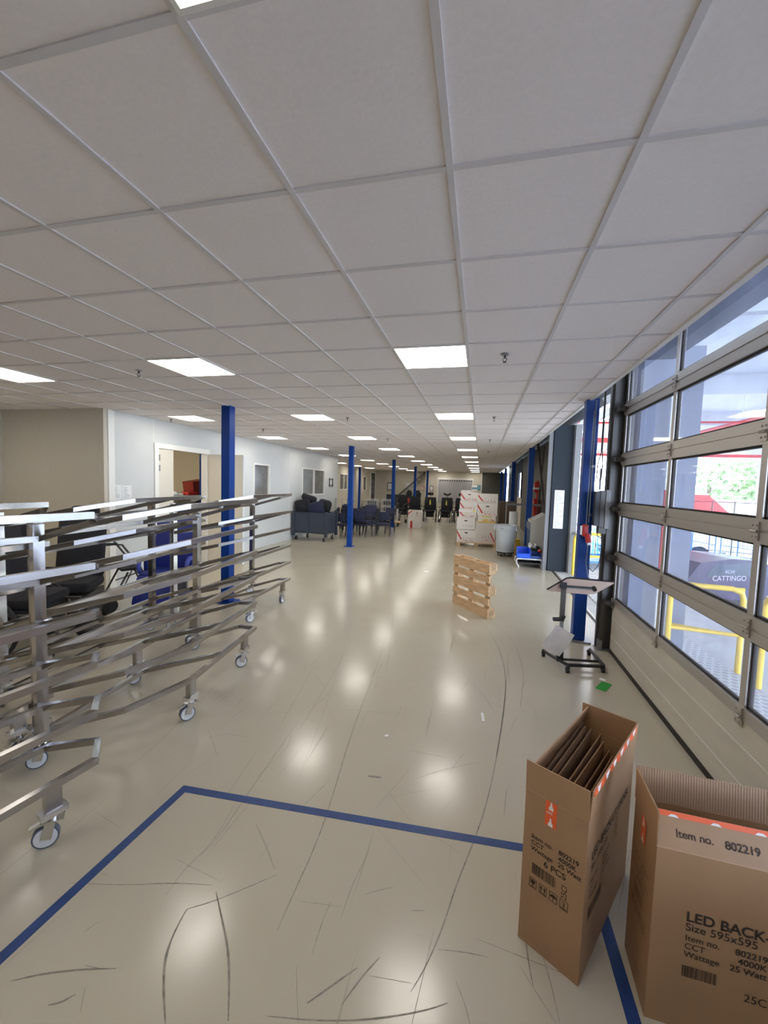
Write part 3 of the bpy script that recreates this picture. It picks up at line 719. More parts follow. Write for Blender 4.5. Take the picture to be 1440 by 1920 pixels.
for k in range(170):
    x, y = random.uniform(-2.2, 1.3), random.uniform(.8, 6.5); L_ = random.uniform(.05, .45); a_ = random.choice((PI/2+random.gauss(-.12, .14), random.uniform(0, PI)))
    SC.append(([(x, y), (x+L_*math.cos(a_)/2+random.uniform(-.01, .01), y+L_*math.sin(a_)/2), (x+L_*math.cos(a_), y+L_*math.sin(a_))], random.uniform(.0012, .003)))
for pts, wd in SC:
    q = list(pts)
    for _ in range(3):
        c_ = [q[0]]
        for (a0, b0), (a1, b1) in zip(q, q[1:]): c_ += [(a0*.75+a1*.25, b0*.75+b1*.25), (a0*.25+a1*.75, b0*.25+b1*.75)]
        q = c_+[q[-1]]
    n = len(q)
    L = [sc_.bm.verts.new((0, 0, 0)) for _ in range(0)]
    prev = None
    for k, (x, y) in enumerate(q):
        a_, b_ = q[max(0, k-1)], q[min(n-1, k+1)]; d = Vector((b_[0]-a_[0], b_[1]-a_[1])).normalized(); nn = Vector((-d.y, d.x))
        ww = wd*(.25+.75*math.sin(PI*(k+.5)/(n+.2)))*random.uniform(.75, 1.1)/2
        p = (sc_.bm.verts.new((x+nn.x*ww, y+nn.y*ww, .0004)), sc_.bm.verts.new((x-nn.x*ww, y-nn.y*ww, .0004)))
        if prev: sc_.bm.faces.new((prev[0], prev[1], p[1], p[0]))
        prev = p
so = sc_.obj('scuff_marks', mat('scuff_grey', (.235, .21, .175), .45, noise=.3, nscale=30), fl)
tag(so, kind='stuff')
t = thing('floor_label', 'torn green label lying on the floor by the glazed door', 'label', (1.25, 4.33, 0), -.55)
B().mm((-.02, -.13, 0), (.075, .08, .0015)).obj('green_sheet', green, t); B().mm((-.055, .10, 0), (.0, .15, .002)).obj('white_corner', paper, t)
tag(B().box((.10, 3.40, .002), (.022, .13, .003), Matrix.Rotation(.08, 3, 'Z')).obj('paper_strip', paper), 'narrow white strip lying on the open floor', 'paper strip')
tag(B().box((-.616, 2.93, .002), (.03, .025, .003), Matrix.Rotation(.5, 3, 'Z')).obj('paper_scrap', paper), 'tiny white scrap on the floor beyond the blue tape', 'paper scrap')
tag(B().box((.05, 7.9, .002), (.05, .02, .003)).obj('paper_scrap', paper), 'small white scrap on the floor behind the upright pallet', 'paper scrap')
tag(B().box((-1.1, 9.0, .002), (.09, .05, .003), Matrix.Rotation(.3, 3, 'Z')).obj('paper_scrap', paper), 'pale scrap on the floor in the middle of the hall', 'paper scrap')

# ================================================================ UPRIGHT PALLET
pa = Vector((-.378, 6.722)); pc = Vector((.172, 6.035)); dirp = (pc-pa).normalized()
t = thing('wooden_pallet', 'bare wooden pallet standing upright on its long edge in open floor', 'pallet', (pa.x, pa.y, 0), math.atan2(dirp.y, dirp.x))
Lp, Hp = (pc-pa).length, .80      # local x along the face, y to the back, z up
# slats run along x; top deck faces the camera
zs = [(0, .145), (.19, .10), (.335, .145), (.525, .10), (.655, .145)]
for z, h in zs: B().mm((0, 0, z), (Lp, .022, z+h)).obj('deck_board', wood, t)
for x in (0, Lp/2-.05, Lp-.1): B().mm((x, .022, 0), (x+.10, .044, Hp)).obj('stringer_board', wood2, t)
for x in (0, Lp/2-.05, Lp-.1):
    for z in (0, .3275, .655): B().mm((x, .044, z), (x+.10, .122, z+.145)).obj('block', wood2, t)
for z, h in ((0, .10), (.35, .10), (.70, .10)): B().mm((0, .122, z), (Lp, .144, z+h)).obj('bottom_board', wood, t)

# ================================================================ BOXES ON PALLET
t = thing('wooden_pallet', 'flat wooden pallet carrying the stacked white printed cartons', 'pallet', (-.70, 13.42, 0))
for x in (0, .56, 1.15): B().mm((x, 0, 0), (x+.12, .8, .10)).obj('runner', wood2, t)
for y in (0, .17, .34, .51, .68): B().mm((0, y, .10), (1.27, y+.12, .125)).obj('deck_board', wood, t)
def fruit_box(x, y, z, wd, dp, h, rz, label, lid=False, slot=True, stripe=1, extra=None):
    t = thing('printed_carton', label, 'carton', (x, y, z), rz, 'stacked white printed cartons')
    B().mm((0, 0, 0), (wd, dp, h-.002), bev=.004).obj('carton_body', boxw, t)
    if slot: B().mm((wd*.42, -.002, h*.70), (wd*.58, 0, h*.79)).obj('hand_hole', blackm, t)
    O, U, V = (0, 0, 0), (1, 0, 0), (0, 0, 1); b = B()
    if stripe == 1: poly_on(b, O, U, V, [(.0, h*.72), (.0, h*.92), (wd*.28, h*.22), (wd*.22, h*.16)], .003)
    if stripe == 2: poly_on(b, O, U, V, [(wd*.72, h*.5), (wd*.78, h*.52), (wd*.99, h*.12), (wd*.99, h*.0)], .003)
    random.seed(int(z*100)+int(wd*30))
    for k in range(7):
        xx = wd*(.30+.65*k/7)+random.uniform(-.01, .01); s_ = random.uniform(.012, .028); y0_ = h*.06+random.uniform(0, .03)
        poly_on(b, O, U, V, [(xx, y0_), (xx+s_, y0_+s_*.4), (xx+s_*.8, y0_+s_*1.5), (xx-s_*.3, y0_+s_*1.1)], .003)
    if stripe or extra: b.obj('red_printing', red, t)
    else: b.bm.free()
    b = B()
    for k in range(4): poly_on(b, O, U, V, [(wd*(.35+.15*k), h*.2), (wd*(.36+.15*k), h*.2), (wd*(.40+.15*k), h*.38), (wd*(.385+.15*k), h*.38)], .003)
    b.obj('dark_printing', ink, t)
    if lid: B().mm((-.01, -.012, h-.07), (wd+.01, dp+.01, h+.0), bev=.003).obj('lid', pink, t)
    if extra == 'y':
        B().mm((wd*.42, -.006, h-.11), (wd*.48, -.012, h+.002)).mm((wd*.80, -.013, h-.06), (wd*.92, -.012-.004, h-.0)).obj('yellow_tape', yel2, t)
    if extra == 'o':
        B().mm((wd*.25, -.006, 0), (wd*.28, 0, h)).mm((wd*.70, -.006, 0), (wd*.73, 0, h)).mm((0, -.006, 0), (wd, 0, .035)).mm((wd*.25, -.006, h-.03), (wd*.73, 0, h)).mm((wd*.35, -.006, h*.25), (wd*.6, 0, h*.5)).obj('orange_band', yellow, t)
    return t
Y0 = 13.44
fruit_box(-.70, Y0, .127, .59, .40, .41, 0, 'bottom white carton of the left column, with a hand hole')
fruit_box(-.72, Y0-.02, .540, .58, .40, .38, .02, 'white carton with lightly crushed top, second from the bottom of the left column', stripe=0)
fruit_box(-.66, Y0, .925, .55, .38, .25, -.01, 'white carton with lid and yellow tape, middle of the left column', lid=True, slot=False, extra='y')
fruit_box(-.65, Y0, 1.178, .56, .38, .27, .01, 'white carton above the one with yellow tape', slot=False)
fruit_box(-.63, Y0+.01, 1.450, .56, .38, .30, 0, 'topmost white carton of the left column, under the teal box')
tag(B().mm((-.62, Y0+.02, 1.753), (-.30, Y0+.38, 1.80), bev=.006).obj('carton_lid', pink), 'pale carton lid lying on top of the left column', 'lid')
fruit_box(-.10, Y0, .127, .60, .42, .66, 0, 'tall white carton at the bottom right of the stack, with red prints', slot=False, stripe=2)
fruit_box(-.06, Y0, .790, .56, .40, .22, 0, 'white carton with orange bands in the right column', slot=False, stripe=2, extra='o')
fruit_box(-.08, Y0, 1.013, .62, .40, .40, .01, 'white carton with hand hole, second from the top of the right column')
fruit_box(-.08, Y0, 1.416, .62, .40, .30, 0, 'topmost white carton of the right column', slot=False)
t = thing('small_carton', 'small teal and white carton lying on top of the left carton column', 'carton', (-.28, Y0+.1, 1.80), .1)
B().mm((0, 0, 0), (.16, .22, .17)).obj('white_part', pink, t); B().mm((.16, 0, 0), (.27, .22, .19), bev=.01).obj('teal_part', teal, t); B().mm((-.002, -.003, .04), (.165, 0, .11)).obj('teal_band', teal, t)
t = thing('moving_box', 'dark brown carton tower standing behind the white cartons', 'carton', (.62, 14.6, 0))
B().mm((0, 0, 0), (.55, .5, .75)).obj('lower_carton', browns, t); B().mm((.02, .02, .752), (.55, .5, 1.45)).obj('upper_carton', browns, t)
# octagonal white carton
t = thing('bulk_carton', 'white upright carton with cut corners and a red arch print', 'carton', (-3.13, 18.0, 0))
B().prism([(0, 0), (.56, 0), (.62, .08), (.62, .70), (.56, .79), (0, .79)], 'y', 0, .4).obj('carton_body', boxw, t)
b = B(); O, U, V = (0, 0, 0), (1, 0, 0), (0, 0, 1)
poly_on(b, O, U, V, [(.11, 0), (.21, 0), (.21, .26), (.19, .32), (.16, .34), (.13, .32), (.11, .26)], .003); poly_on(b, O, U, V, [(0, .60), (0, .67), (.16, .79), (.22, .79)], .003); b.obj('red_printing', red, t)
b = B(); poly_on(b, O, U, V, [(.36, .68), (.42, .71), (.44, .68), (.40, .65)], .003); poly_on(b, O, U, V, [(.37, .57), (.42, .59), (.43, .57), (.40, .55)], .003); b.obj('dark_printing', ink, t)

# ================================================================ ROUND BIN
t = thing('round_waste_bin', 'light grey round waste bin on a black wheeled dolly', 'waste bin', (.735, 11.95, 0))
b = B().lathe([(.235, .13), (.245, .135), (.275, .70), (.278, .72), (.295, .73), (.30, .84), (.305, .855), (.31, .87), (.30, .885), (.285, .88), (.275, .84), (.255, .40), (.22, .16)], seg=40)
b.obj('tub', binp, t, True)
for a in (-.35, PI+.0): B().box((.31*math.cos(a), .31*math.sin(a), .79), (.05, .14, .11), Matrix.Rotation(a, 3, 'Z'), bev=.01).obj('handle', binp, t)
b = B().cyl((0, 0, .095), (0, 0, .128), .24, 32); d = b.obj('dolly', blackm, t)
for k in range(5):
    a = k*2*PI/5+.3; x, y = .19*math.cos(a), .19*math.sin(a)
    B().cyl((x-.015, y, .038), (x+.015, y, .038), .038, 16).box((x, y, .08), (.03, .03, .04)).obj('caster', blackm, d)
b = B(); 
for k in range(9): b.box((-.30*math.sin(.28+k*.035)-.002, -.306*math.cos(.28+k*.035), .80), (.008, .002, .012+.004*(k % 2)))
b.obj('embossed_lettering', greyp, t)
t = thing('paper_roll', 'silvery white upright cylinder standing behind the round bin', 'cylinder', (.98, 12.75, 0))
B().cyl((0, 0, .25), (0, 0, 1.22), .125, 32).obj('cylinder_body', whitep, t, True); B().cyl((0, 0, 0), (0, 0, .25), .13, 24).obj('base', browns, t)
t = thing('lifting_stand', 'thin steel pole stand with a long grey crossbar behind the bin', 'stand', (.78, 12.95, 0))
B().cyl((0, 0, .02), (0, 0, 1.62), .016, 12).obj('pole', galv, t); B().mm((-.02, -.02, 1.40), (.98, .02, 1.46)).obj('crossbar', greyp, t); B().mm((-.2, -.03, 0), (.3, .03, .04)).obj('foot', dsteel, t)
# machine cabinet
t = thing('machine_cabinet', 'pale metal cabinet with blue front leaning back by the right wall', 'cabinet', (1.28, 10.98, 0))
B().prism([(0, 0), (.62, 0), (.62, 1.28), (.34, 1.28), (0, 1.10)], 'y', .0, .72).obj('cabinet_body', mat('pale_grey_metal', (.50, .50, .46), .5), t)
B().mm((-.02, .03, .05), (-.001, .69, .86)).obj('blue_front', mat('steel_blue_front', (.04, .08, .14), .4), t)
B().mm((-.035, .05, .88), (-.001, .70, 1.04)).cyl((-.045, .2, .96), (-.03, .2, .96), .02, 10).cyl((-.045, .35, .96), (-.03, .35, .96), .02, 10).obj('control_panel', greyp, t)
B().mm((.36, .1, 1.282), (.6, .3, 1.31)).mm((.3, .05, 1.275), (.34, .5, 1.30)).obj('top_fitting', whitep, t)
# low trolley with bins
t = thing('low_trolley', 'low white tube trolley under the blue storage bins', 'trolley', (.92, 10.30, 0))
B().tube([(.05, 0, .0), (.05, 0, .04), (.0, 0, .10), (0, 0, .20), (.04, 0, .22), (.6, 0, .22)], .014).tube([(.05, .5, .0), (.05, .5, .04), (0, .5, .10), (0, .5, .20), (.04, .5, .22), (.6, .5, .22)], .014).bar((.02, 0, .21), (.02, .5, .21), .02, .02).bar((.58, 0, .11), (.58, .5, .11), .02, .22).obj('tube_frame', whitep, t)
B().mm((.04, .02, .10), (.58, .48, .13)).obj('shelf', blackm, t)
def open_bin(name, label, x, y, z, wd, dp, h, m, group=None, rz=0):
    b = B(); k = .01
    b.mm((0, 0, 0), (wd, dp, k)).mm((0, 0, k), (k, dp, h)).mm((wd-k, 0, k), (wd, dp, h)).mm((k, dp-k, k), (wd-k, dp, h)).mm((k, 0, k), (wd-k, k, h*.5)).mm((0, -.012, h*.44), (wd, 0, h*.5))
    o = b.obj(name, m); o.location = (x, y, z); o.rotation_euler = (0, 0, rz); return tag(o, label, 'bin', group)
open_bin('storage_bin', 'bright blue open storage bin at the front of the low trolley', .93, 10.32, .237, .30, .42, .22, bluebin)
open_bin('storage_bin', 'darker blue shallow bin right of the bright blue bin', 1.24, 10.34, .237, .24, .40, .12, mat('dark_blue_plastic', (.01, .05, .25), .4))
o = open_bin('green_crate', 'dark green crate holding white crumpled material above the blue bins', 1.16, 10.765, .32, .34, .20, .14, mat('dark_green_plastic', (.01, .05, .03), .5))
t = thing('crate_stand', 'black stool like stand under the green crate', 'stand', (1.16, 10.765, 0)); B().mm((0, 0, .26), (.34, .2, .318)).obj('top', blackm, t)
for x, y in ((.02, .02), (.30, .02), (.02, .16), (.30, .16)): B().mm((x, y, 0), (x+.03, y+.03, .26)).obj('leg', blackm, t)
b = B(); random.seed(2)
for k in range(14): b.blob((1.24+random.uniform(0, .17), 10.83+random.uniform(0, .07), .42+random.uniform(0, .12)), (.035, .03, .04), .35, 1)
tag(b.obj('crumpled_paper', paper), 'white crumpled paper heap in the dark green crate', 'paper', kind=None)
tag(B().blob((1.46, 10.5, .40), (.05, .07, .05), .2).obj('red_pouch', redpl, None, True), 'small red pouch in the blue bins by the grey post', 'pouch')
tag(B().mm((1.03, 12.3, 0), (1.17, 12.45, .45), bev=.02).obj('yellow_container', yellow), 'yellow container half hidden behind the round bin', 'container')
t = thing('hose_reel', 'red fire equipment fixed between the blue columns on the right', 'fire equipment', (1.72, 14.3, 1.0))
B().mm((0, 0, .0), (.2, .25, .6), bev=.02).obj('red_cabinet', redpl, t); B().mm((0, .0, .8), (.2, .2, 1.15), bev=.02).obj('upper_cabinet', redpl, t); B().mm((-.01, .05, .9), (0, .15, 1.05)).obj('label_plate', paper, t); B().cyl((.1, .1, -1.0), (.1, .1, 1.2), .03, 10).obj('red_pipe', redpipe, t)
B().mm((-.03, -.1, .9), (.2, .3, .96)).obj('bracket', whitep, t)

# notice sheets
def notice(name, label, parts, cat='notice'):
    t = thing(name, label, cat, parts[0][0])
    o0 = Vector(parts[0][0])
    for (O, U, wd, ht) in parts:
        O = Vector(O)-o0; U = Vector(U); V = Vector((0, 0, 1)); N = U.cross(V)
        b = B(); rect_on(b, O, U, V, 0, 0, wd, ht, .004); rect_on(b, O, U, V, 0, 0, wd, ht, .002); b.obj('sheet', paper, t)
        b = B(); n = int(ht/.022); random.seed(4)
        for k in range(2, n-1):
            rect_on(b, O, U, V, wd*.12, ht-k*.022, wd*random.uniform(.3, .75), .005, .005)
        b.obj('lines_of_text', inkg if 0 else greyp, t)
    return t
notice('paper_notice', 'pair of printed sheets taped on the white wall beside the door frame', [((WX+.001, 5.68, 1.50), (0, 1, 0), .19, .27), ((WX+.001, 5.89, 1.49), (0, 1, 0), .19, .27)])
notice('paper_notice', 'long column of printed sheets on the dark slate panel at the right', [((1.675, 10.159, 1.01), (1, 0, 0), .21, .295), ((1.674, 10.159, 1.31), (1, 0, 0), .21, .295), ((1.673, 10.159, 1.61), (1, 0, 0), .21, .295)])
t = thing('wall_frame', 'small black open frame bracket on the white wall past the window', 'wall bracket', (WX+.01, 15.85, 1.75))
B().mm((0, 0, 0), (.03, .02, .36)).mm((0, .33, 0), (.03, .35, .36)).mm((0, -.04, .05), (.03, .39, .08)).mm((0, -.04, .28), (.03, .39, .31)).obj('bracket_frame', blackm, t); B().mm((0, .05, .08), (.01, .30, .28)).obj('card', paper, t)
# CEE plug on the column
t = thing('power_plug', 'red industrial power socket hanging on a cable at the right blue column', 'socket', (1.275, 5.46, 1.28))
B().mm((-.035, -.04, .07), (.03, .02, .22), bev=.012).cyl((.02, -.03, .10), (.035, -.055, .0), .032, 16).obj('red_body', redpl, t, True)
B().cyl((.035, -.055, .0), (.042, -.06, -.03), .022, 12).mm((-.055, -.02, .09), (-.037, .02, .2)).obj('grey_end', whitep, t)
B().tube([(0, -.03, .22), (.0, -.03, .4), (.01, -.03, 1.6)], .006).tube([(.03, -.05, -.02), (.02, -.05, -.25), (.05, -.05, -.42), (.13, -.03, -.50), (.2, -.02, -.42)], .005).obj('cable', greyp, t)

# ================================================================ OVERBED TABLE
t = thing('overbed_table', 'rolling overbed table with tilted pinkish top beside the right blue column', 'table', (1.10, 4.72, 0), 0)
z = .068
fr = B(); fr.tube([(-.32, .17, z), (-.27, .06, z), (-.15, -.13, z), (-.12, -.17, z), (.22, -.10, z), (.25, -.07, z), (.24, .05, z), (.22, .36, z)], .018, 10); fr.tube([(-.20, -.04, z), (.25, .03, z)], .014)
fr.obj('base_frame', blackm, t, True)
for x, y in ((-.32, .15), (-.13, -.21), (.24, -.09), (.21, .36)):
    b = B().cyl((x-.016, y, .029), (x+.016, y, .029), .029, 18).mm((x-.02, y-.01, .03), (x+.02, y+.012, .062)); b.obj('caster', blackm, t, True)
B().mm((-.215, -.07, .05), (-.15, .0, .2)).obj('post_socket', blackm, t)
B().mm((-.20, -.055, .18), (-.165, -.015, .56)).obj('lower_post', galv, t)
B().mm((-.205, -.06, .50), (-.16, -.01, .84)).obj('upper_post', dsteel, t)
B().cyl((-.21, -.035, .51), (-.27, -.05, .51), .022, 14).cyl((-.19, -.035, .50), (-.17, -.035, .56), .03, 12).obj('clamp_knob', blackm, t)
# top: tilted, underside towards the camera
tp = [(-.315, -.02), (-.26, .12), (.34, .16), (.34, .10), (.20, -.02), (.10, -.04)]
P0 = Vector((-.18, -.03, .86))
def TP(u, v, h=0): # u across, v towards the upper edge, h thickness away from camera
    return Vector((u, .06+v*.0+h*.9-v*.10, .865+v*1.0+h*.3))
poly = [(-.33, -.065), (-.14, .075), (-.10, .085), (.32, .075), (.335, .068), (.16, -.065), (.10, -.08), (-.29, -.08)]
n = len(poly); b = B(); b._faces([TP(u, v) for u, v in poly]+[TP(u, v, .02) for u, v in poly], [(i, (i+1) % n, n+(i+1) % n, n+i) for i in range(n)]+[tuple(range(n)), tuple(range(n, 2*n))[::-1]])
top = b.obj('table_top', tabl, t)
B().tube([TP(-.332, -.068, .01), TP(-.14, .078, .01), TP(-.10, .088, .01), TP(.32, .078, .01)], .011, 8).obj('edge_band', blackm, top)
B().tube([TP(-.21, .0, -.02), TP(.14, .0, -.02)], .014, 10).box(TP(-.17, .01, -.02), (.06, .04, .07)).cyl(TP(.14, 0, -.045), TP(.14, 0, .0), .022, 14).obj('tilt_bar', blackm, t)
B().tube([TP(-.14, -.004, -.036), TP(.12, -.004, -.036)], .006, 8).obj('chrome_rod', chrome, t)
t = thing('hanging_paper', 'crumpled white paper hanging from the post of the overbed table', 'paper', (.87, 4.62, .30))
R = Matrix.Rotation(.5, 3, 'Y') @ Matrix.Rotation(.2, 3, 'Z')
b = B(); N_ = 6; vv = []
for i in range(N_+1):
    for j in range(N_+1):
        vv.append(R @ Vector(((i/N_-.5)*.24, math.sin(i*1.3+j)*.010-.02, (j/N_-.5)*.29)))
b._faces(vv, [(i*(N_+1)+j, (i+1)*(N_+1)+j, (i+1)*(N_+1)+j+1, i*(N_+1)+j+1) for i in range(N_) for j in range(N_)]); b.obj('sheet', mat('off_white_paper', (.78, .73, .70), .8, noise=.08, nscale=12), t, True)

# ================================================================ SLATE CONTAINER CART
t = thing('container_cart', 'slate blue plastic container trolley filled with dark bags by the white wall', 'container trolley', (-5.38, 12.78, 0), math.radians(-4))
W_, D_, zb, zt = 1.18, .80, .24, .93
b = B(); k = .03
b.mm((-W_/2, -D_/2, zb), (W_/2, D_/2, zb+.03)).mm((-W_/2, -D_/2, zb), (W_/2, -D_/2+k, zt)).mm((-W_/2, D_/2-k, zb), (W_/2, D_/2, zt)).mm((-W_/2, -D_/2+k, zb), (-W_/2+k, D_/2-k, zt)).mm((W_/2-k, -D_/2+k, zb), (W_/2, D_/2-k, zt)); b.obj('tub', contp, t)
for x, y in ((-W_/2, -D_/2), (W_/2, -D_/2), (-W_/2, D_/2), (W_/2, D_/2)): B().box((x, y, .55), (.09, .09, .82), bev=.01).obj('corner_post', contp, t)
b = B().box((-.05, -D_/2-.01, .6), (.06, .02, .64)); b.box((0, -D_/2-.008, .90), (W_, .03, .03)); b.obj('front_rib', contp, t)
B().mm((-.09, -D_/2-.022, .71), (-.04, -D_/2-.01, .735)).obj('latch', blackm, t)
for x, y in ((-W_/2+.08, -D_/2+.06), (W_/2-.06, -D_/2+.0), (-W_/2+.15, D_/2-.08), (W_/2-.1, D_/2-.08)):
    b = B().cyl((x-.02, y, .065), (x+.02, y, .065), .065, 18); c = b.obj('caster', tyre, t, True)
    B().cyl((x-.023, y, .065), (x+.023, y, .065), .04, 16).box((x, y+.02, .125), (.05, .05, .04)).obj('wheel_disc', chrome, c)
def bag(label, c, r, m, rz=0):
    b = B(); b.box((0, 0, 0), (r[0]*2, r[1]*2, r[2]*2), bev=min(r)*.6)
    o = b.obj('soft_bag', m, None, True); o.location = c; o.rotation_euler = (random.uniform(-.2, .2), random.uniform(-.35, .35), rz); return tag(o, label, 'bag', 'dark bags in the slate container trolley')
bag('large black bag on the left in the slate container trolley', (-5.76, 12.68, 1.10), (.28, .2, .24), blackf)
bag('navy bag at the front right in the slate container trolley', (-5.28, 12.6, 1.04), (.26, .18, .22), mat('navy_fabric', (.012, .016, .05), .8))
bag('black case on top of the heap in the slate container trolley', (-5.62, 12.8, 1.38), (.25, .18, .10), blackf, .3)
bag('round black bag at the right rear of the slate container trolley', (-5.1, 12.9, 1.14), (.22, .17, .2), blackf, .5)

# ================================================================ STACKING CHAIRS
def arm_chair_proto():
    t = thing('stacking_armchair', '', 'chair', (0, 0, 0), 0, 'blue upholstered stacking armchairs')
    B().box((0, .0, .45), (.47, .45, .05), bev=.02).obj('seat', chairf, t, True)
    B().box((0, .24, .72), (.44, .04, .32), Matrix.Rotation(-.18, 3, 'X'), bev=.018).obj('backrest', chairf, t, True)
    for sx in (-1, 1):
        x = .26*sx
        B().tube([(x, -.23, 0), (x, -.22, .62), (x, -.18, .66), (x, .16, .66), (x, .22, .64)], .012, 8).obj('front_leg', blackm, t, True)
        B().tube([(x, .29, 0), (x, .21, .45), (x, .28, .86)], .012, 8).obj('rear_leg', blackm, t, True)
        B().box((x, -.02, .675), (.045, .28, .02), bev=.006).obj('armrest', blackm, t)
    B().bar((-.26, -.2, .42), (.26, -.2, .42), .02, .02).bar((-.26, .21, .42), (.26, .21, .42), .02, .02).obj('crossbar', blackm, t)
    return t
cp = arm_chair_proto(); cp.location = (-3.50, 14.75, 0); cp.rotation_euler = (0, 0, .15)
cp['label'] = 'single armchair with dark seat standing apart at the right of the chairs'
chairs = [
 (-4.72, 13.75, 0, 2.9, 'blue armchair beside the slate container trolley'),
 (-4.55, 14.2, 0, 2.3, 'blue armchair at the bottom of the stack left of the blue column'),
 (-4.57, 14.26, .11, 2.3, 'blue armchair second in the stack left of the blue column'),
 (-4.59, 14.32, .22, 2.3, 'topmost blue armchair of the stack left of the blue column'),
 (-4.05, 14.9, 0, .3, 'blue armchair at the bottom of the stack right of the blue column'),
 (-4.05, 14.98, .11, .3, 'blue armchair second in the stack right of the blue column'),
 (-4.05, 15.06, .22, .3, 'topmost blue armchair of the stack right of the blue column'),
 (-5.0, 15.3, 0, 1.2, 'blue armchair at the back against the white wall'),
 (-4.95, 15.3, .11, 1.2, 'blue armchair stacked at the back against the white wall'),
 (-4.9, 15.3, .22, 1.2, 'topmost blue armchair at the back against the white wall'),
 (-4.4, 16.1, 0, .8, 'blue armchair at the rear of the chair group'),
 (-4.4, 16.16, .11, .8, 'upper blue armchair at the rear of the chair group'),
 (-3.9, 16.6, 0, 2.0, 'blue armchair at the far right rear of the chair group'),
 (-4.75, 14.75, 0, -2.6, 'blue armchair in the second line left of the blue column'),
 (-4.75, 14.82, .11, -2.6, 'blue armchair stacked in the second line left of the blue column'),
 (-4.1, 14.15, 0, 2.9, 'blue armchair directly behind the blue column'),
 (-4.12, 14.2, .11, 2.9, 'upper blue armchair directly behind the blue column'),
 (-3.62, 15.6, 0, -.6, 'blue armchair behind the single armchair'),
 (-3.62, 15.66, .11, -.6, 'upper blue armchair behind the single armchair'),
 (-5.6, 14.6, 0, -1.4, 'blue armchair facing the white wall behind the container trolley'),
 (-5.5, 14.6, .11, -1.4, 'blue armchair stacked with its back to the white wall')]
for x, y, z, rz, lb in chairs: dup(cp, (x, y, z), rz, lb)
# crutch stands / white baskets behind the chairs
def crate(x, y, z, label, m=whitep, wd=.55, dp=.4, h=.28):
    t = thing('wire_basket', label, 'basket', (x, y, z), 0, 'white wire baskets behind the chairs'); b = B()
    for k in range(5): zz = h*k/4; b.bar((0, 0, zz), (wd, 0, zz), .012, .012).bar((0, dp, zz), (wd, dp, zz), .012, .012).bar((0, 0, zz), (0, dp, zz), .012, .012).bar((wd, 0, zz), (wd, dp, zz), .012, .012)
    for k in range(6): xx = wd*k/5; b.bar((xx, 0, 0), (xx, 0, h), .01, .01).bar((xx, dp, 0), (xx, dp, h), .01, .01).bar((xx, 0, 0), (xx, dp, 0), .01, .01)
    b.obj('wire_body', m, t); B().mm((.06, .05, .015), (wd-.06, dp-.05, h*.7)).obj('dark_contents', blackf, t)
for k in range(4): crate(-5.3, 18.6, .02+k*.30, 'white wire basket, number %s from the floor in the left stack behind the chairs' % ['one', 'two', 'three', 'four'][k])
for k in range(4): crate(-4.6, 18.9, .02+k*.30, 'white wire basket, number %s from the floor in the right stack behind the chairs' % ['one', 'two', 'three', 'four'][k])
crate(-6.0, 18.8, .02, 'low white wire basket left of the two basket stacks'); crate(-6.0, 18.8, .32, 'white wire basket on the low basket at the left', )
for k, (x, y) in enumerate(((-5.95, 16.3), (-5.7, 16.4), (-5.45, 16.3), (-5.3, 16.5))):
    t = thing('crutch', 'grey upright crutch, %s of four by the white wall' % ['first', 'second', 'third', 'last'][k], 'crutch', (x, y, 0), .3*k, 'grey crutches by the white wall')
    B().cyl((0, 0, 0), (0, 0, 1.22), .012, 10).obj('shaft', greyp, t); B().cyl((0, -.03, 1.24), (0, .05, 1.24), .022, 10).obj('grip', greyp, t)

# ================================================================ WHEELCHAIRS
def wheelchair_proto(name='wheelchair', m=blackf, tagm=yel2):
    t = thing(name, '', 'wheelchair', (0, 0, 0), 0, 'black wheelchairs in a row at the far end')
    B().box((0, 0, .50), (.46, .48, .09), bev=.03).obj('seat', m, t, True)
    B().box((0, .24, .84), (.54, .10, .64), Matrix.Rotation(-.15, 3, 'X'), bev=.03).obj('backrest', m, t, True)
    B().box((0, .05, .33), (.40, .46, .22), bev=.02).obj('base_unit', m, t, True)
    for sx in (-1, 1):
        x = .31*sx
        b = B().torus((x, .12, .30), (1, 0, 0), .285, .018, 28, 8); wl = b.obj('rear_wheel', tyre, t, True)
        b = B().cyl((x-.03, .12, .30), (x+.03, .12, .30), .03, 12)
        for k in range(8): a = k*PI/4; b.bar((x, .12, .30), (x, .12+.27*math.cos(a), .30+.27*math.sin(a)), .005, .005)
        b.torus((x+.03*sx, .12, .30), (1, 0, 0), .25, .006, 24, 6); b.obj('spokes', chrome, wl)
        B().cyl((x-.04*sx-.015, -.34, .09), (x-.04*sx+.015, -.34, .09), .09, 18).obj('front_wheel', tyre, t, True)
        B().tube([(x-.04*sx, -.34, .16), (x-.04*sx, -.3, .42), (x-.03*sx, .24, .42), (x-.03*sx, .30, 1.0), (x-.03*sx, .42, 1.02)], .013).obj('side_frame', dsteel, t, True)
        B().box((x, .0, .70), (.05, .32, .04), bev=.012).obj('armrest', m, t, True)
        B().tube([(x*.6, -.24, .42), (x*.6, -.44, .18)], .012).box((x*.55, -.46, .14), (.14, .16, .02)).obj('footrest', dsteel, t)
    return t
wp = wheelchair_proto(); wp.scale = (1.1, 1.1, 1.12); wp.location = (-2.62, 21.9, 0); wp['label'] = 'black wheelchair with headrest, first to the right of the white octagonal carton'; wp.rotation_euler = (0, 0, .1)
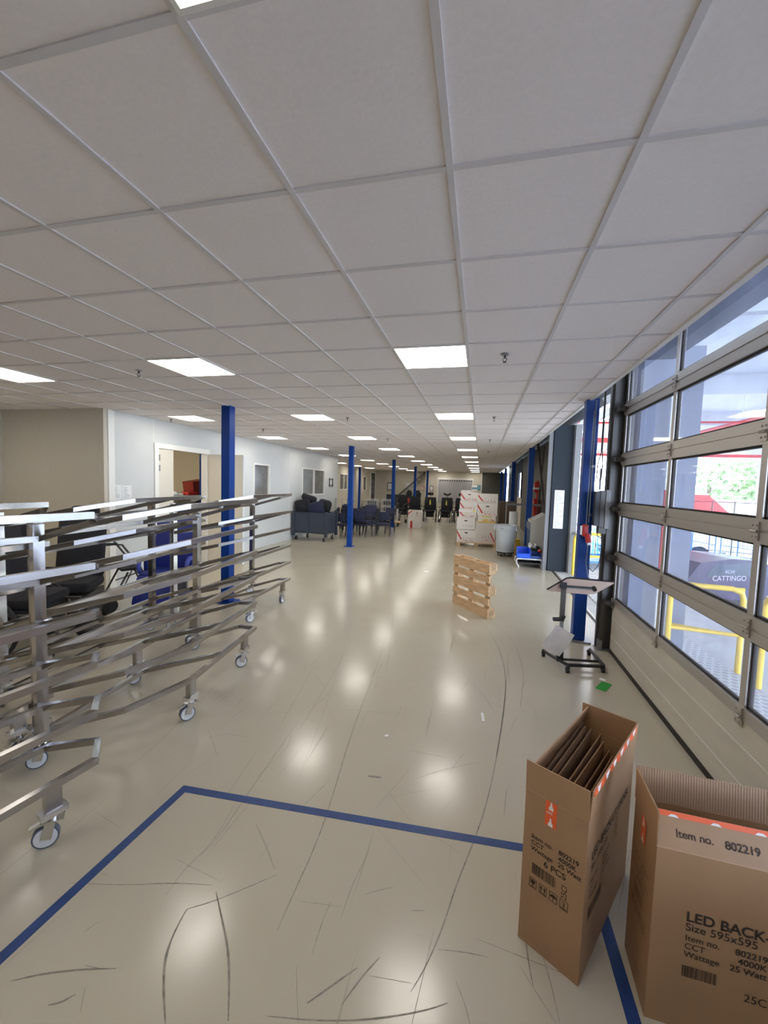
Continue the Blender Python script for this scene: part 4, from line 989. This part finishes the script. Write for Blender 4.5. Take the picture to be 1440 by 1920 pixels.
def with_head(o, wide=False):
    if wide: B().tube([(-.16, .20, 1.36), (-.08, .26, 1.30), (.08, .26, 1.30), (.16, .20, 1.36)], .04, 10).bar((0, .27, 1.1), (0, .27, 1.3), .03, .02).obj('headrest', blackf, o, True)
    else: B().box((0, .27, 1.32), (.28, .08, .14), bev=.03).bar((0, .28, 1.05), (0, .28, 1.3), .03, .02).obj('headrest', blackf, o, True)
    B().prism([(-.04, .80), (.03, .80), (.02, .98), (-.01, 1.06), (-.03, .98)], 'y', .10, .105).obj('yellow_tag', yel2, o)
w2 = dup(wp, (-1.78, 22.0, 0), -.08, 'black wheelchair with a wide curved headrest, middle of the far row')
w3 = dup(wp, (-.98, 22.0, 0), .05, 'black wheelchair with small headrest, right end of the far row')
w4 = dup(wp, (-3.5, 22.3, 0), .2, 'black wheelchair behind the white octagonal carton')
w5 = dup(wp, (-4.25, 22.6, 0), .3, 'black wheelchair left of the yellow tagged ones in the far row')
with_head(wp); with_head(w2, True); with_head(w3)
# near wheelchairs behind the racks
w6 = dup(wp, (-4.75, 3.35, 0), 1.9, 'large black comfort wheelchair seen through the racks beside the beige wall', 'wheelchairs behind the racks')
w7 = dup(wp, (-5.9, 3.9, 0), .9, 'black wheelchair seen through the racks near the left edge', 'wheelchairs behind the racks')
for o in (w6, w7):
    for ch in [c for c in C.objects if c.parent == o and c.name.startswith(('headrest', 'yellow_tag'))]:
        bpy.data.objects.remove(ch)
w6.scale = (1.25, 1.15, 1.15); w7.scale = (1.15, 1.1, 1.1)
# rollators
def rollator_proto():
    t = thing('rollator', '', 'walker', (0, 0, 0), 0, 'folded rollators in the far left area')
    for sx in (-1, 1):
        x = .24*sx
        B().tube([(x, -.3, .1), (x, -.1, .62), (x, .12, .95), (x, .28, .97)], .014).tube([(x, .28, .1), (x, .05, .55)], .014).obj('side_tube', dsteel, t, True)
        B().cyl((x-.015, -.3, .1), (x+.015, -.3, .1), .1, 18).obj('wheel', tyre, t, True); B().cyl((x-.015, .28, .1), (x+.015, .28, .1), .1, 18).obj('wheel', tyre, t, True)
        B().cyl((x, .18, .97), (x, .32, .97), .02, 10).obj('grip', blackm, t)
    B().box((0, 0, .58), (.44, .25, .03)).obj('seat', blackf, t); B().tube([(-.24, -.15, .55), (.24, .1, .35)], .01).tube([(.24, -.15, .55), (-.24, .1, .35)], .01).obj('brace', galv, t)
    return t
rp = rollator_proto(); rp.location = (-4.75, 20.3, 0); rp['label'] = 'rollator nearest the blue column in the far left group'
k = 0
for x, y in ((-5.3, 20.4), (-5.85, 20.6), (-6.4, 20.8), (-4.4, 20.9), (-5.0, 21.5), (-5.6, 21.7), (-6.2, 21.9), (-3.95, 20.0)):
    k += 1; dup(rp, (x, y, 0), .5*math.sin(k*2.1), ['first rollator left of the nearest one in the far group', 'second rollator leftwards in the front row of the far group', 'leftmost rollator in the front row of the far group', 'rollator behind the blue column by the white carton', 'rollator in the back row left of the dark screen', 'rollator in the middle of the back row', 'leftmost rollator in the back row', 'rollator between the blue column and the white octagonal carton'][k-1])
rn = dup(rp, (-5.05, 4.95, 0), 2.6, 'black rollator with brake cables seen through the racks before the white wall', 'walker behind the racks')
# blue care chair
t = thing('care_chair', 'blue padded reclining care chair seen through the rack trolleys', 'care chair', (-4.47, 5.08, 0), .28)
B().box((0, .30, .92), (.62, .13, .80), Matrix.Rotation(-.22, 3, 'X'), bev=.04).obj('backrest', bluef, t, True)
B().box((0, 0, .50), (.56, .58, .13), bev=.04).obj('seat', bluef, t, True)
B().box((0, -.40, .34), (.50, .10, .40), Matrix.Rotation(-.4, 3, 'X'), bev=.03).obj('leg_rest', bluef, t, True)
for sx in (-1, 1):
    B().torus((.34*sx, -.02, .62), (1, 0, 0), .12, .030, 24, 10).obj('armrest_loop', mat('light_blue_pad_%d' % sx, (.06, .09, .42), .45), t, True)
    B().box((.33*sx, .18, .62), (.05, .34, .26), bev=.02).obj('side_panel', bluef, t, True)
B().mm((-.28, -.3, .12), (-.24, .34, .16)).mm((.24, -.3, .12), (.28, .34, .16)).mm((-.28, 0, .12), (.28, .05, .44)).obj('base_frame', galv, t)
for x, y in ((-.26, -.3), (.26, -.3), (-.26, .33), (.26, .33)): B().cyl((x-.02, y, .06), (x+.02, y, .06), .06, 18).obj('caster', whitep, t, True)
# equipment against the return wall, to the left
t = thing('tilting_chair', 'dark padded chair with tall headrest seen through the racks at the far left', 'care chair', (-5.06, 4.12, 0), .5)
B().box((0, .28, .95), (.55, .14, .80), Matrix.Rotation(-.2, 3, 'X'), bev=.05).obj('backrest', blackf, t, True); B().box((0, .42, 1.42), (.34, .12, .16), bev=.05).obj('headrest', blackf, t, True)
B().box((0, 0, .52), (.55, .55, .14), bev=.05).obj('seat', blackf, t, True); B().mm((-.25, -.25, .1), (.25, .3, .42)).obj('base_frame', dsteel, t)
for x, y in ((-.26, -.26), (.26, -.26), (-.26, .3), (.26, .3)): B().cyl((x-.02, y, .08), (x+.02, y, .08), .08, 18).obj('caster', tyre, t, True)

# store room contents
t = thing('store_table', 'tall wooden work table with piled papers seen through the open doorway', 'table', (-7.2, 8.4, 0), 0)
B().mm((-.5, -1.0, 1.45), (.28, 1.1, 1.50)).obj('table_top', whitep, t)
for x, y in ((-.48, -.98), (.22, -.98), (-.48, 1.02), (.22, 1.02)): B().mm((x, y, 0), (x+.05, y+.05, 1.45)).obj('leg', browns, t)
B().mm((.25, -.9, 1.1), (.28, 1.0, 1.45)).obj('apron', browns, t)
b = B(); random.seed(9)
for k in range(12): b.box((-7.15+random.uniform(-.08, .08), 7.65+k*.075, 1.53+.008*(k % 5)), (.25, .2, .05), Matrix.Rotation(random.uniform(-.3, .3), 3, 'Z'))
tag(b.obj('paper_pile', paper), 'heap of pale papers on the table in the doorway', 'papers')
t = thing('plastic_crate', 'dark red crate standing on the table in the doorway', 'crate', (-7.12, 9.08, 1.505), 0)
B().prism([(-.24, 0), (.24, 0), (.27, .40), (-.30, .33)], 'x', -.15, .15).obj('crate_body', mat('dark_red_plastic', (.20, .013, .008), .5), t)
tag(B().box((-7.02, 8.72, 1.55), (.22, .35, .08), bev=.02).obj('red_packet', redpl, None, True), 'red plastic packet lying before the dark red crate', 'packet')
lt = thing('store_room_lamp', 'warm ceiling lamp inside the store room behind the doorway', 'ceiling light', (-7.7, 7.3, 2.95)); B().mm((-.25, -.25, 0), (.25, .25, .03)).obj('diffuser', litroom, lt)

# ================================================================ END WALL ITEMS
t = thing('curtained_window', 'wide end wall window behind a pale grey curtain', 'window', (-3.2, 31.49, 0))
B().mm((0, -.05, .6), (2.55, -.02, 2.42)).obj('curtain', curt, t)
B().mm((-.06, -.06, 2.42), (2.62, .0, 2.56)).mm((-.06, -.04, .6), (0, 0, 2.42)).mm((2.55, -.04, .6), (2.61, 0, 2.42)).obj('window_frame', whitet, t)
b = B()
for k in range(14): b.mm((.1+k*.18, -.056, 2.30), (.2+k*.18, -.051, 2.40))
b.obj('dark_glass_strip', darkw, t)
def picture(x, y, z, wd, ht, label, fm=blackm, inner=paper, ax='y'):
    t = thing('wall_picture', label, 'picture', (x, y, z))
    B().mm((0, -.02, 0), (wd, 0, ht)).obj('frame', fm, t); B().mm((wd*.12, -.024, ht*.1), (wd*.88, -.02, ht*.9)).obj('sheet', inner, t)
picture(-3.85, 31.48, 1.52, .28, .38, 'small black framed sheet on the end wall left of the curtain')
picture(-5.9, 32.38, 1.5, .9, .6, 'white notice board behind the blue column on the far beige wall', whitep)
picture(-7.4, 32.3, 1.45, .42, .62, 'dark framed notice on the far left of the beige end wall')
picture(-4.7, 32.38, 1.55, .3, .3, 'orange and white sign on the beige wall by the stair', orange)
t = thing('staircase', 'dark diagonal stair stringer crossing the beige end wall', 'staircase', (-.12, 0, 0))
B().bar((-7.3, 31.9, .15), (-4.15, 31.9, 2.98), .12, .10, (0, 1, 0)).obj('stringer', dsteel, t)
b = B()
for k in range(12): f_ = k/12; b.mm((-7.2+3.05*f_, 31.95, .2+2.75*f_), (-6.95+3.05*f_, 32.35, .23+2.75*f_))
b.obj('treads', dsteel, t)
t = thing('screen_panel', 'dark flat screen standing behind the rollators', 'screen', (-5.9, 26.0, 0))
B().mm((-.1, 0, .55), (1.45, .08, 1.28)).obj('screen', slate, t); B().mm((.5, 0, 0), (.6, .08, .55)).mm((.2, -.2, 0), (.9, .3, .04)).obj('stand', dsteel, t)
t = thing('coat_heap', 'heap of dark coats hanging near the last blue column', 'coats', (-3.75, 26.2, 0))
b = B(); random.seed(8)
for k in range(10): b.blob((-.5+random.uniform(-.35, .35), random.uniform(-.1, .1), 1.15+random.uniform(-.2, .25)), (.2, .15, .25), .2)
b.obj('coats', blackf, t, True); B().mm((-.9, -.02, 0), (-.86, .02, 1.35)).mm((-.1, -.02, 0), (-.06, .02, 1.35)).mm((-.9, -.02, 1.33), (-.06, .02, 1.36)).obj('rail', dsteel, t)
B().box((-.65, -.25, .92), (.4, .1, .3)).obj('red_jacket', redpl, t)
t = thing('flatbed_trolley', 'low wooden flatbed trolley with white handle beside the blue column', 'trolley', (-4.1, 18.6, 0), .1)
B().mm((-.9, -.3, .16), (.5, .3, .21)).obj('deck', wood, t); B().tube([(.35, -.28, .2), (.35, -.28, .75), (.35, .28, .75), (.35, .28, .2)], .014).obj('handle', whitep, t)
for x, y in ((-.8, -.25), (.4, -.25), (-.8, .25), (.4, .25)): B().cyl((x-.02, y, .07), (x+.02, y, .07), .07, 14).mm((x-.02, y-.02, .08), (x+.02, y+.02, .16)).obj('caster', tyre, t)
tag(B().mm((-4.95, 17.9, 0), (-4.35, 18.2, .28), bev=.03).obj('grey_tub', greyp), 'low grey tub behind the single armchair', 'tub')

# ================================================================ OUTSIDE
struct(B().mm((1.74, -6, -.25), (3.6, 12.5, -.002)).obj('dock_platform', conc))
struct(B().mm((2.0, -3, -.001), (2.75, 9.9, .006)).obj('dock_tread_plate', tread))
struct(B().mm((3.6, -25, -1.32), (45, 70, -1.22)).obj('yard_ground', asph))
struct(B().mm((3.55, -6, -1.22), (3.6, 12.5, -.002)).obj('dock_edge', conc))
rf = struct(B().mm((1.70, -12, 5.0), (12.5, 34, 5.1)).obj('canopy_roof', roofm))
for k, y in enumerate((-9.5, -4, 1.5, 7, 12.5, 18, 23.5, 29)):
    b = B().mm((1.7, y-.08, 4.5), (12.6, y+.08, 5.0))
    b.bar((1.8, y, 3.3), (4.2, y, 4.6), .12, .12)
    struct(b.obj('canopy_beam', beamg))
struct(B().mm((12.3, -12, 3.6), (12.6, 34, 5.1)).obj('canopy_fascia', beamg))
for y in (-2, 10, 22, 33): struct(B().mm((12.2, y-.1, -1.22), (12.4, y+.1, 4.5)).obj('canopy_post', beamg))
struct(B().mm((1.72, -6, 3.5), (1.80, 34, 5.0)).obj('facade_above', jambm))
t = thing('sprinkler_pipe', 'red pipes running under the canopy outside', 'pipe', (0, 0, 0))
b = B()
for x, z in ((8.5, 4.4), (11, 4.3)): b.cyl((x, -2, z), (x, 33, z), .06, 10)
for y in (15.5, 21, 27): b.cyl((2.2, y, 4.25), (12, y, 4.25), .035, 10)
b.obj('pipe_run', redpipe, t)
t = thing('red_crane_rail', 'red steel rail under the outdoor canopy', 'rail', (0, 0, 0)); B().mm((2.2, 14.3, 3.45), (12, 14.4, 3.60)).mm((2.2, 20.3, 3.5), (12, 20.4, 3.62)).obj('rail', redpipe, t)
tp_ = None
for k, (x, y) in enumerate(((3.6, 2.2), (3.6, 5.8), (3.6, 9.6), (3.6, 13.5), (3.6, 17.5), (7, 3), (7, 8), (7, 13), (7, 18), (7, 24), (10.5, 5), (10.5, 12), (10.5, 20))):
    lb = 'lit strip lamp %s under the canopy, %s' % ('near the facade' if x < 5 else ('in the middle' if x < 9 else 'at the outer edge'), ['nearest', 'second', 'third', 'fourth', 'fifth', 'nearest', 'second', 'third', 'fourth', 'fifth', 'nearest', 'second', 'third'][k])
    if tp_ is None:
        tp_ = thing('strip_lamp', lb, 'lamp', (x, y, 4.1), 0, 'strip lamps under the canopy')
        B().mm((-.05, -.75, .02), (.05, .75, .08)).obj('housing', whitep, tp_); B().mm((-.045, -.74, 0), (.045, .74, .02)).obj('tube', tubed, tp_)
        for yy_ in (-.5, .5): B().cyl((0, yy_, .08), (0, yy_, .90), .012, 8).obj('hanger', whitep, tp_)
    else: dup(tp_, (x, y, 4.1), 0, lb)
# yellow guard rails
def guard(x, y0, y1, label, H=.95):
    t = thing('guard_rail', label, 'guard rail', (x, 0, 0), 0, 'yellow guard rails outside'); r = .029
    B().tube([(0, y0, 0), (0, y0, H-.12), (0, y0+.04, H-.03), (0, y0+.12, H), (0, y1-.12, H), (0, y1-.04, H-.03), (0, y1, H-.12), (0, y1, 0)], r, 12).obj('bent_tube', yellow, t, True)
    B().cyl((0, y0, H*.5), (0, y1, H*.5), r*.8, 12).obj('middle_rail', yellow, t, True)
t = thing('guard_rail', 'yellow tube guard rail with double bars seen through the lower door panes', 'guard rail', (0, 0, 0), 0, 'yellow guard rails outside')
B().tube([(2.78, 5.06, 0), (2.78, 5.06, .80), (2.76, 5.06, .87), (2.68, 5.07, .91), (2.24, 5.13, .91), (2.16, 5.14, .87), (2.13, 5.15, .80), (2.13, 5.15, 0)], .028, 12).obj('bent_tube', yellow, t, True)
for z in (.91, .41): B().cyl((2.70, 5.10, z-.01), (2.20, 5.27, z-.01), .022, 12).cyl((2.78, 5.06, z), (2.13, 5.15, z), .020, 12).obj('cross_rail', yellow, t, True)
guard(2.78, 3.0, 4.72, 'yellow tube guard rail at the right edge behind the glass', .95)
t = thing('guard_rail', 'yellow tube guard rail across the open bay beside the grey post', 'guard rail', (0, 0, 0), 0, 'yellow guard rails outside')
B().tube([(2.10, 9.85, 0), (2.10, 9.85, .84), (2.14, 9.85, .92), (2.24, 9.86, .95), (3.45, 9.9, .95)], .035, 12).obj('bent_tube', yellow, t, True); B().cyl((2.10, 9.85, .45), (3.45, 9.9, .45), .028, 12).cyl((3.4, 9.9, 0), (3.4, 9.9, .95), .035, 12).obj('middle_rail', yellow, t, True)
# red and white pole
t = thing('warning_pole', 'red and white banded pole standing outside by the pier', 'pole', (2.08, 5.36, 0))
b = B().cyl((0, 0, .95), (0, 0, 1.62), .015, 12).cyl((0, 0, 1.72), (0, 0, 1.95), .015, 12); b.obj('red_band', redpipe, t); B().cyl((0, 0, 0), (0, 0, .95), .015, 12).cyl((0, 0, 1.62), (0, 0, 1.72), .015, 12).cyl((0, 0, 1.95), (0, 0, 3.2), .015, 12).obj('white_band', truckw, t)
# blue roll cages
def cage_proto():
    t = thing('roll_cage', '', 'roll cage', (0, 0, 0), 0, 'blue roll cages in the yard')
    b = B(); W_, D_, H_ = .8, 1.1, 1.75
    for x in (-W_/2, W_/2):
        for y in (-D_/2, D_/2): b.cyl((x, y, .15), (x, y, H_), .018, 8)
        for z in (.2, .6, 1.0, 1.4, H_): b.cyl((x, -D_/2, z), (x, D_/2, z), .012, 6)
        for k in range(9): y = -D_/2+D_*k/8; b.cyl((x, y, .2), (x, y, H_), .006, 5)
    for z in (.2, 1.0, H_): b.cyl((-W_/2, D_/2, z), (W_/2, D_/2, z), .012, 6)
    for k in range(7): x = -W_/2+W_*k/6; b.cyl((x, D_/2, .2), (x, D_/2, H_), .006, 5)
    b.obj('wire_frame', cageb, t); B().mm((-W_/2, -D_/2, .15), (W_/2, D_/2, .19)).obj('base', cageb, t)
    for x, y in ((-.35, -.45), (.35, -.45), (-.35, .45), (.35, .45)): B().cyl((x-.015, y, .07), (x+.015, y, .07), .07, 12).obj('caster', tyre, t)
    return t
cgp = cage_proto(); cgp.location = (6.1, 16.2, -1.22); cgp['label'] = 'blue wire roll cage in the yard nearest the glazed door'
for n_, (x, y, z, r_) in enumerate(((7.4, 16.6, -1.22, .2), (4.1, 13.5, -1.22, .1), (4.0, 15.4, -1.22, 0), (4.6, 17.4, -1.22, .1), (8.7, 15.9, -1.22, .5), (2.9, 11.4, 0, .05), (8.2, 7.0, -1.22, 1.2))):
    dup(cgp, (x, y, z), r_, ['blue roll cage behind the nearest one in the yard', 'blue roll cage seen through the open bay, left one', 'blue roll cage seen through the open bay, further back', 'blue roll cage deep in the yard beyond the open bay', 'turned blue roll cage right of the nearest ones', 'blue roll cage standing on the dock past the yellow rail', 'blue roll cage at the right behind the dark car'][n_])
# blue flat table in the yard
t = thing('blue_bench', 'flat blue platform standing low behind the yellow guard rail', 'platform', (4.3, 6.6, -1.22)); B().mm((-.45, -.9, .95), (.45, .9, 1.12), bev=.02).obj('platform_top', cageb, t)
for x, y in ((-.4, -.8), (.4, -.8), (-.4, .8), (.4, .8)): B().mm((x-.03, y-.03, 0), (x+.03, y+.03, .95)).obj('leg', cageb, t)
# dark car
t = thing('parked_car', 'dark purple car parked in the yard with white lettering on its side', 'car', (6.9, 13.6, -1.22), math.radians(20)); t.scale = (.9, .9, .88)
prof = [(-2.1, .35), (-2.15, .75), (-2.0, 1.05), (-1.65, 1.5), (-.6, 1.62), (.45, 1.55), (1.15, 1.05), (1.95, .92), (2.15, .65), (2.12, .35)]
B().prism(prof, 'y', -.85, .85).obj('body', carp, t)
for sy in (-1, 1): B().prism([(-1.45, 1.08), (-1.2, 1.43), (-.05, 1.5), (.5, 1.42), (.95, 1.08)], 'y', .851*sy, .856*sy).obj('side_window', carg, t)
B().prism([(.52, 1.50), (1.12, 1.06), (1.17, 1.075), (.56, 1.525)], 'y', -.7, .7).obj('windscreen', carg, t)
for x in (-1.35, 1.35):
    for y in (-.8, .8): B().cyl((x, y-.1, .33), (x, y+.1, .33), .33, 22).obj('wheel', tyre, t, True)
b = B(); text_verts(b, 'CATTINGO', .22, (-1.25, -.86, .95), (1, 0, 0), (0, 0, 1), .004); text_verts(b, 'ACHI', .14, (-.85, -.86, 1.18), (1, 0, 0), (0, 0, 1), .004); b.obj('lettering', mat('pale_violet_lettering', (.45, .42, .55), .6), t)
B().prism([(1.5, .75), (2.05, .7), (2.1, .85), (1.6, .92)], 'y', -.86, -.83).obj('headlamp', truckw, t)
# red / white trailer and white unit behind
t = thing('red_trailer', 'red covered trailer with sloping nose standing in the yard', 'trailer', (6.8, 21.2, -1.22))
B().prism([(-1.4, 2.3), (3.45, 2.3), (2.6, 3.1), (-1.4, 3.1)], 'y', -1.2, 1.2).obj('cover', truckr, t); B().prism([(-1.4, .7), (3.9, .7), (4.0, 1.6), (3.45, 2.3), (-1.4, 2.3)], 'y', -1.2, 1.2).obj('lower_body', truckw, t); B().prism([(-1.4, 3.1), (2.6, 3.1), (2.5, 3.2), (-1.4, 3.2)], 'y', -1.2, 1.2).obj('white_edge', truckw, t)
for x in (-.6, 2.4): B().cyl((x, -1.2, .45), (x, 1.2, .45), .45, 20).obj('wheel_axle', tyre, t, True)
b = B(); text_verts(b, 'AED', .4, (.3, -1.2, 2.35), (1, 0, 0), (0, 0, 1), .01); b.obj('lettering', truckw, t)
t = thing('white_container', 'white box unit standing beyond the red trailer', 'container', (14.2, 22.5, -1.22)); B().mm((-3.4, -1.3, .1), (3.4, 1.3, 2.9), bev=.05).obj('box_body', truckw, t)
b = B()
for k in range(12): b.mm((-3.3+k*.58, -1.33, .2), (-3.26+k*.58, -1.3, 2.8))
b.obj('ribs', whitep, t)
# mesh fence
t = thing('wire_fence', 'dark wire mesh fence across the yard', 'fence', (0, 0, -1.22)); b = B()
for k in range(26): x = 5+k*.6; b.cyl((x, 19.5-.25*k, 0), (x, 19.5-.25*k, 2.9), .02, 6)
for z in (.2, 1.0, 1.8, 2.85): b.cyl((5, 19.5, z), (20, 13.25, z), .015, 6)
b.obj('posts_and_wires', dsteel, t)
# trees
def tree(x, y, h, r, label, seed):
    random.seed(seed); t = thing('tree', label, 'tree', (x, y, -1.22), 0, 'trees beyond the yard')
    B().cyl((0, 0, 0), (0, 0, h*.6), .22, 10, .12).obj('trunk', bark, t)
    b = B()
    for k in range(1500):
        a, e = random.uniform(0, 2*PI), math.acos(random.uniform(-1, 1)); rr = r*random.uniform(.55, 1)**.6
        c = Vector((rr*math.sin(e)*math.cos(a), rr*math.sin(e)*math.sin(a), h*.62+rr*.8*math.cos(e)))
        s_ = random.uniform(.14, .30); u = Vector((random.gauss(0, 1), random.gauss(0, 1), random.gauss(0, 1))).normalized(); v = u.orthogonal().normalized()
        b._faces([c-u*s_, c-v*s_*.5, c+u*s_, c+v*s_*.5], [(0, 1, 2, 3)])
    o = b.obj('crown', leafm, t); return t
for n_, (x, y, h, r) in enumerate(((15.5, 33, 6.4, 3.4), (20, 31.5, 7.2, 3.8), (25, 29, 7.5, 4), (29.5, 24, 7.4, 4), (33, 17, 7, 4))):
    tree(x, y, h, r, ['leafy tree at the left above the red trailer', 'leafy tree in the middle above the white unit', 'broad leafy tree right of the middle, beyond the yard', 'leafy tree further right beyond the yard fence', 'rightmost leafy tree beyond the yard'][n_], n_)
struct(B().mm((36, -20, -1.22), (36.5, 60, 1.6)).obj('yard_wall', truckw))
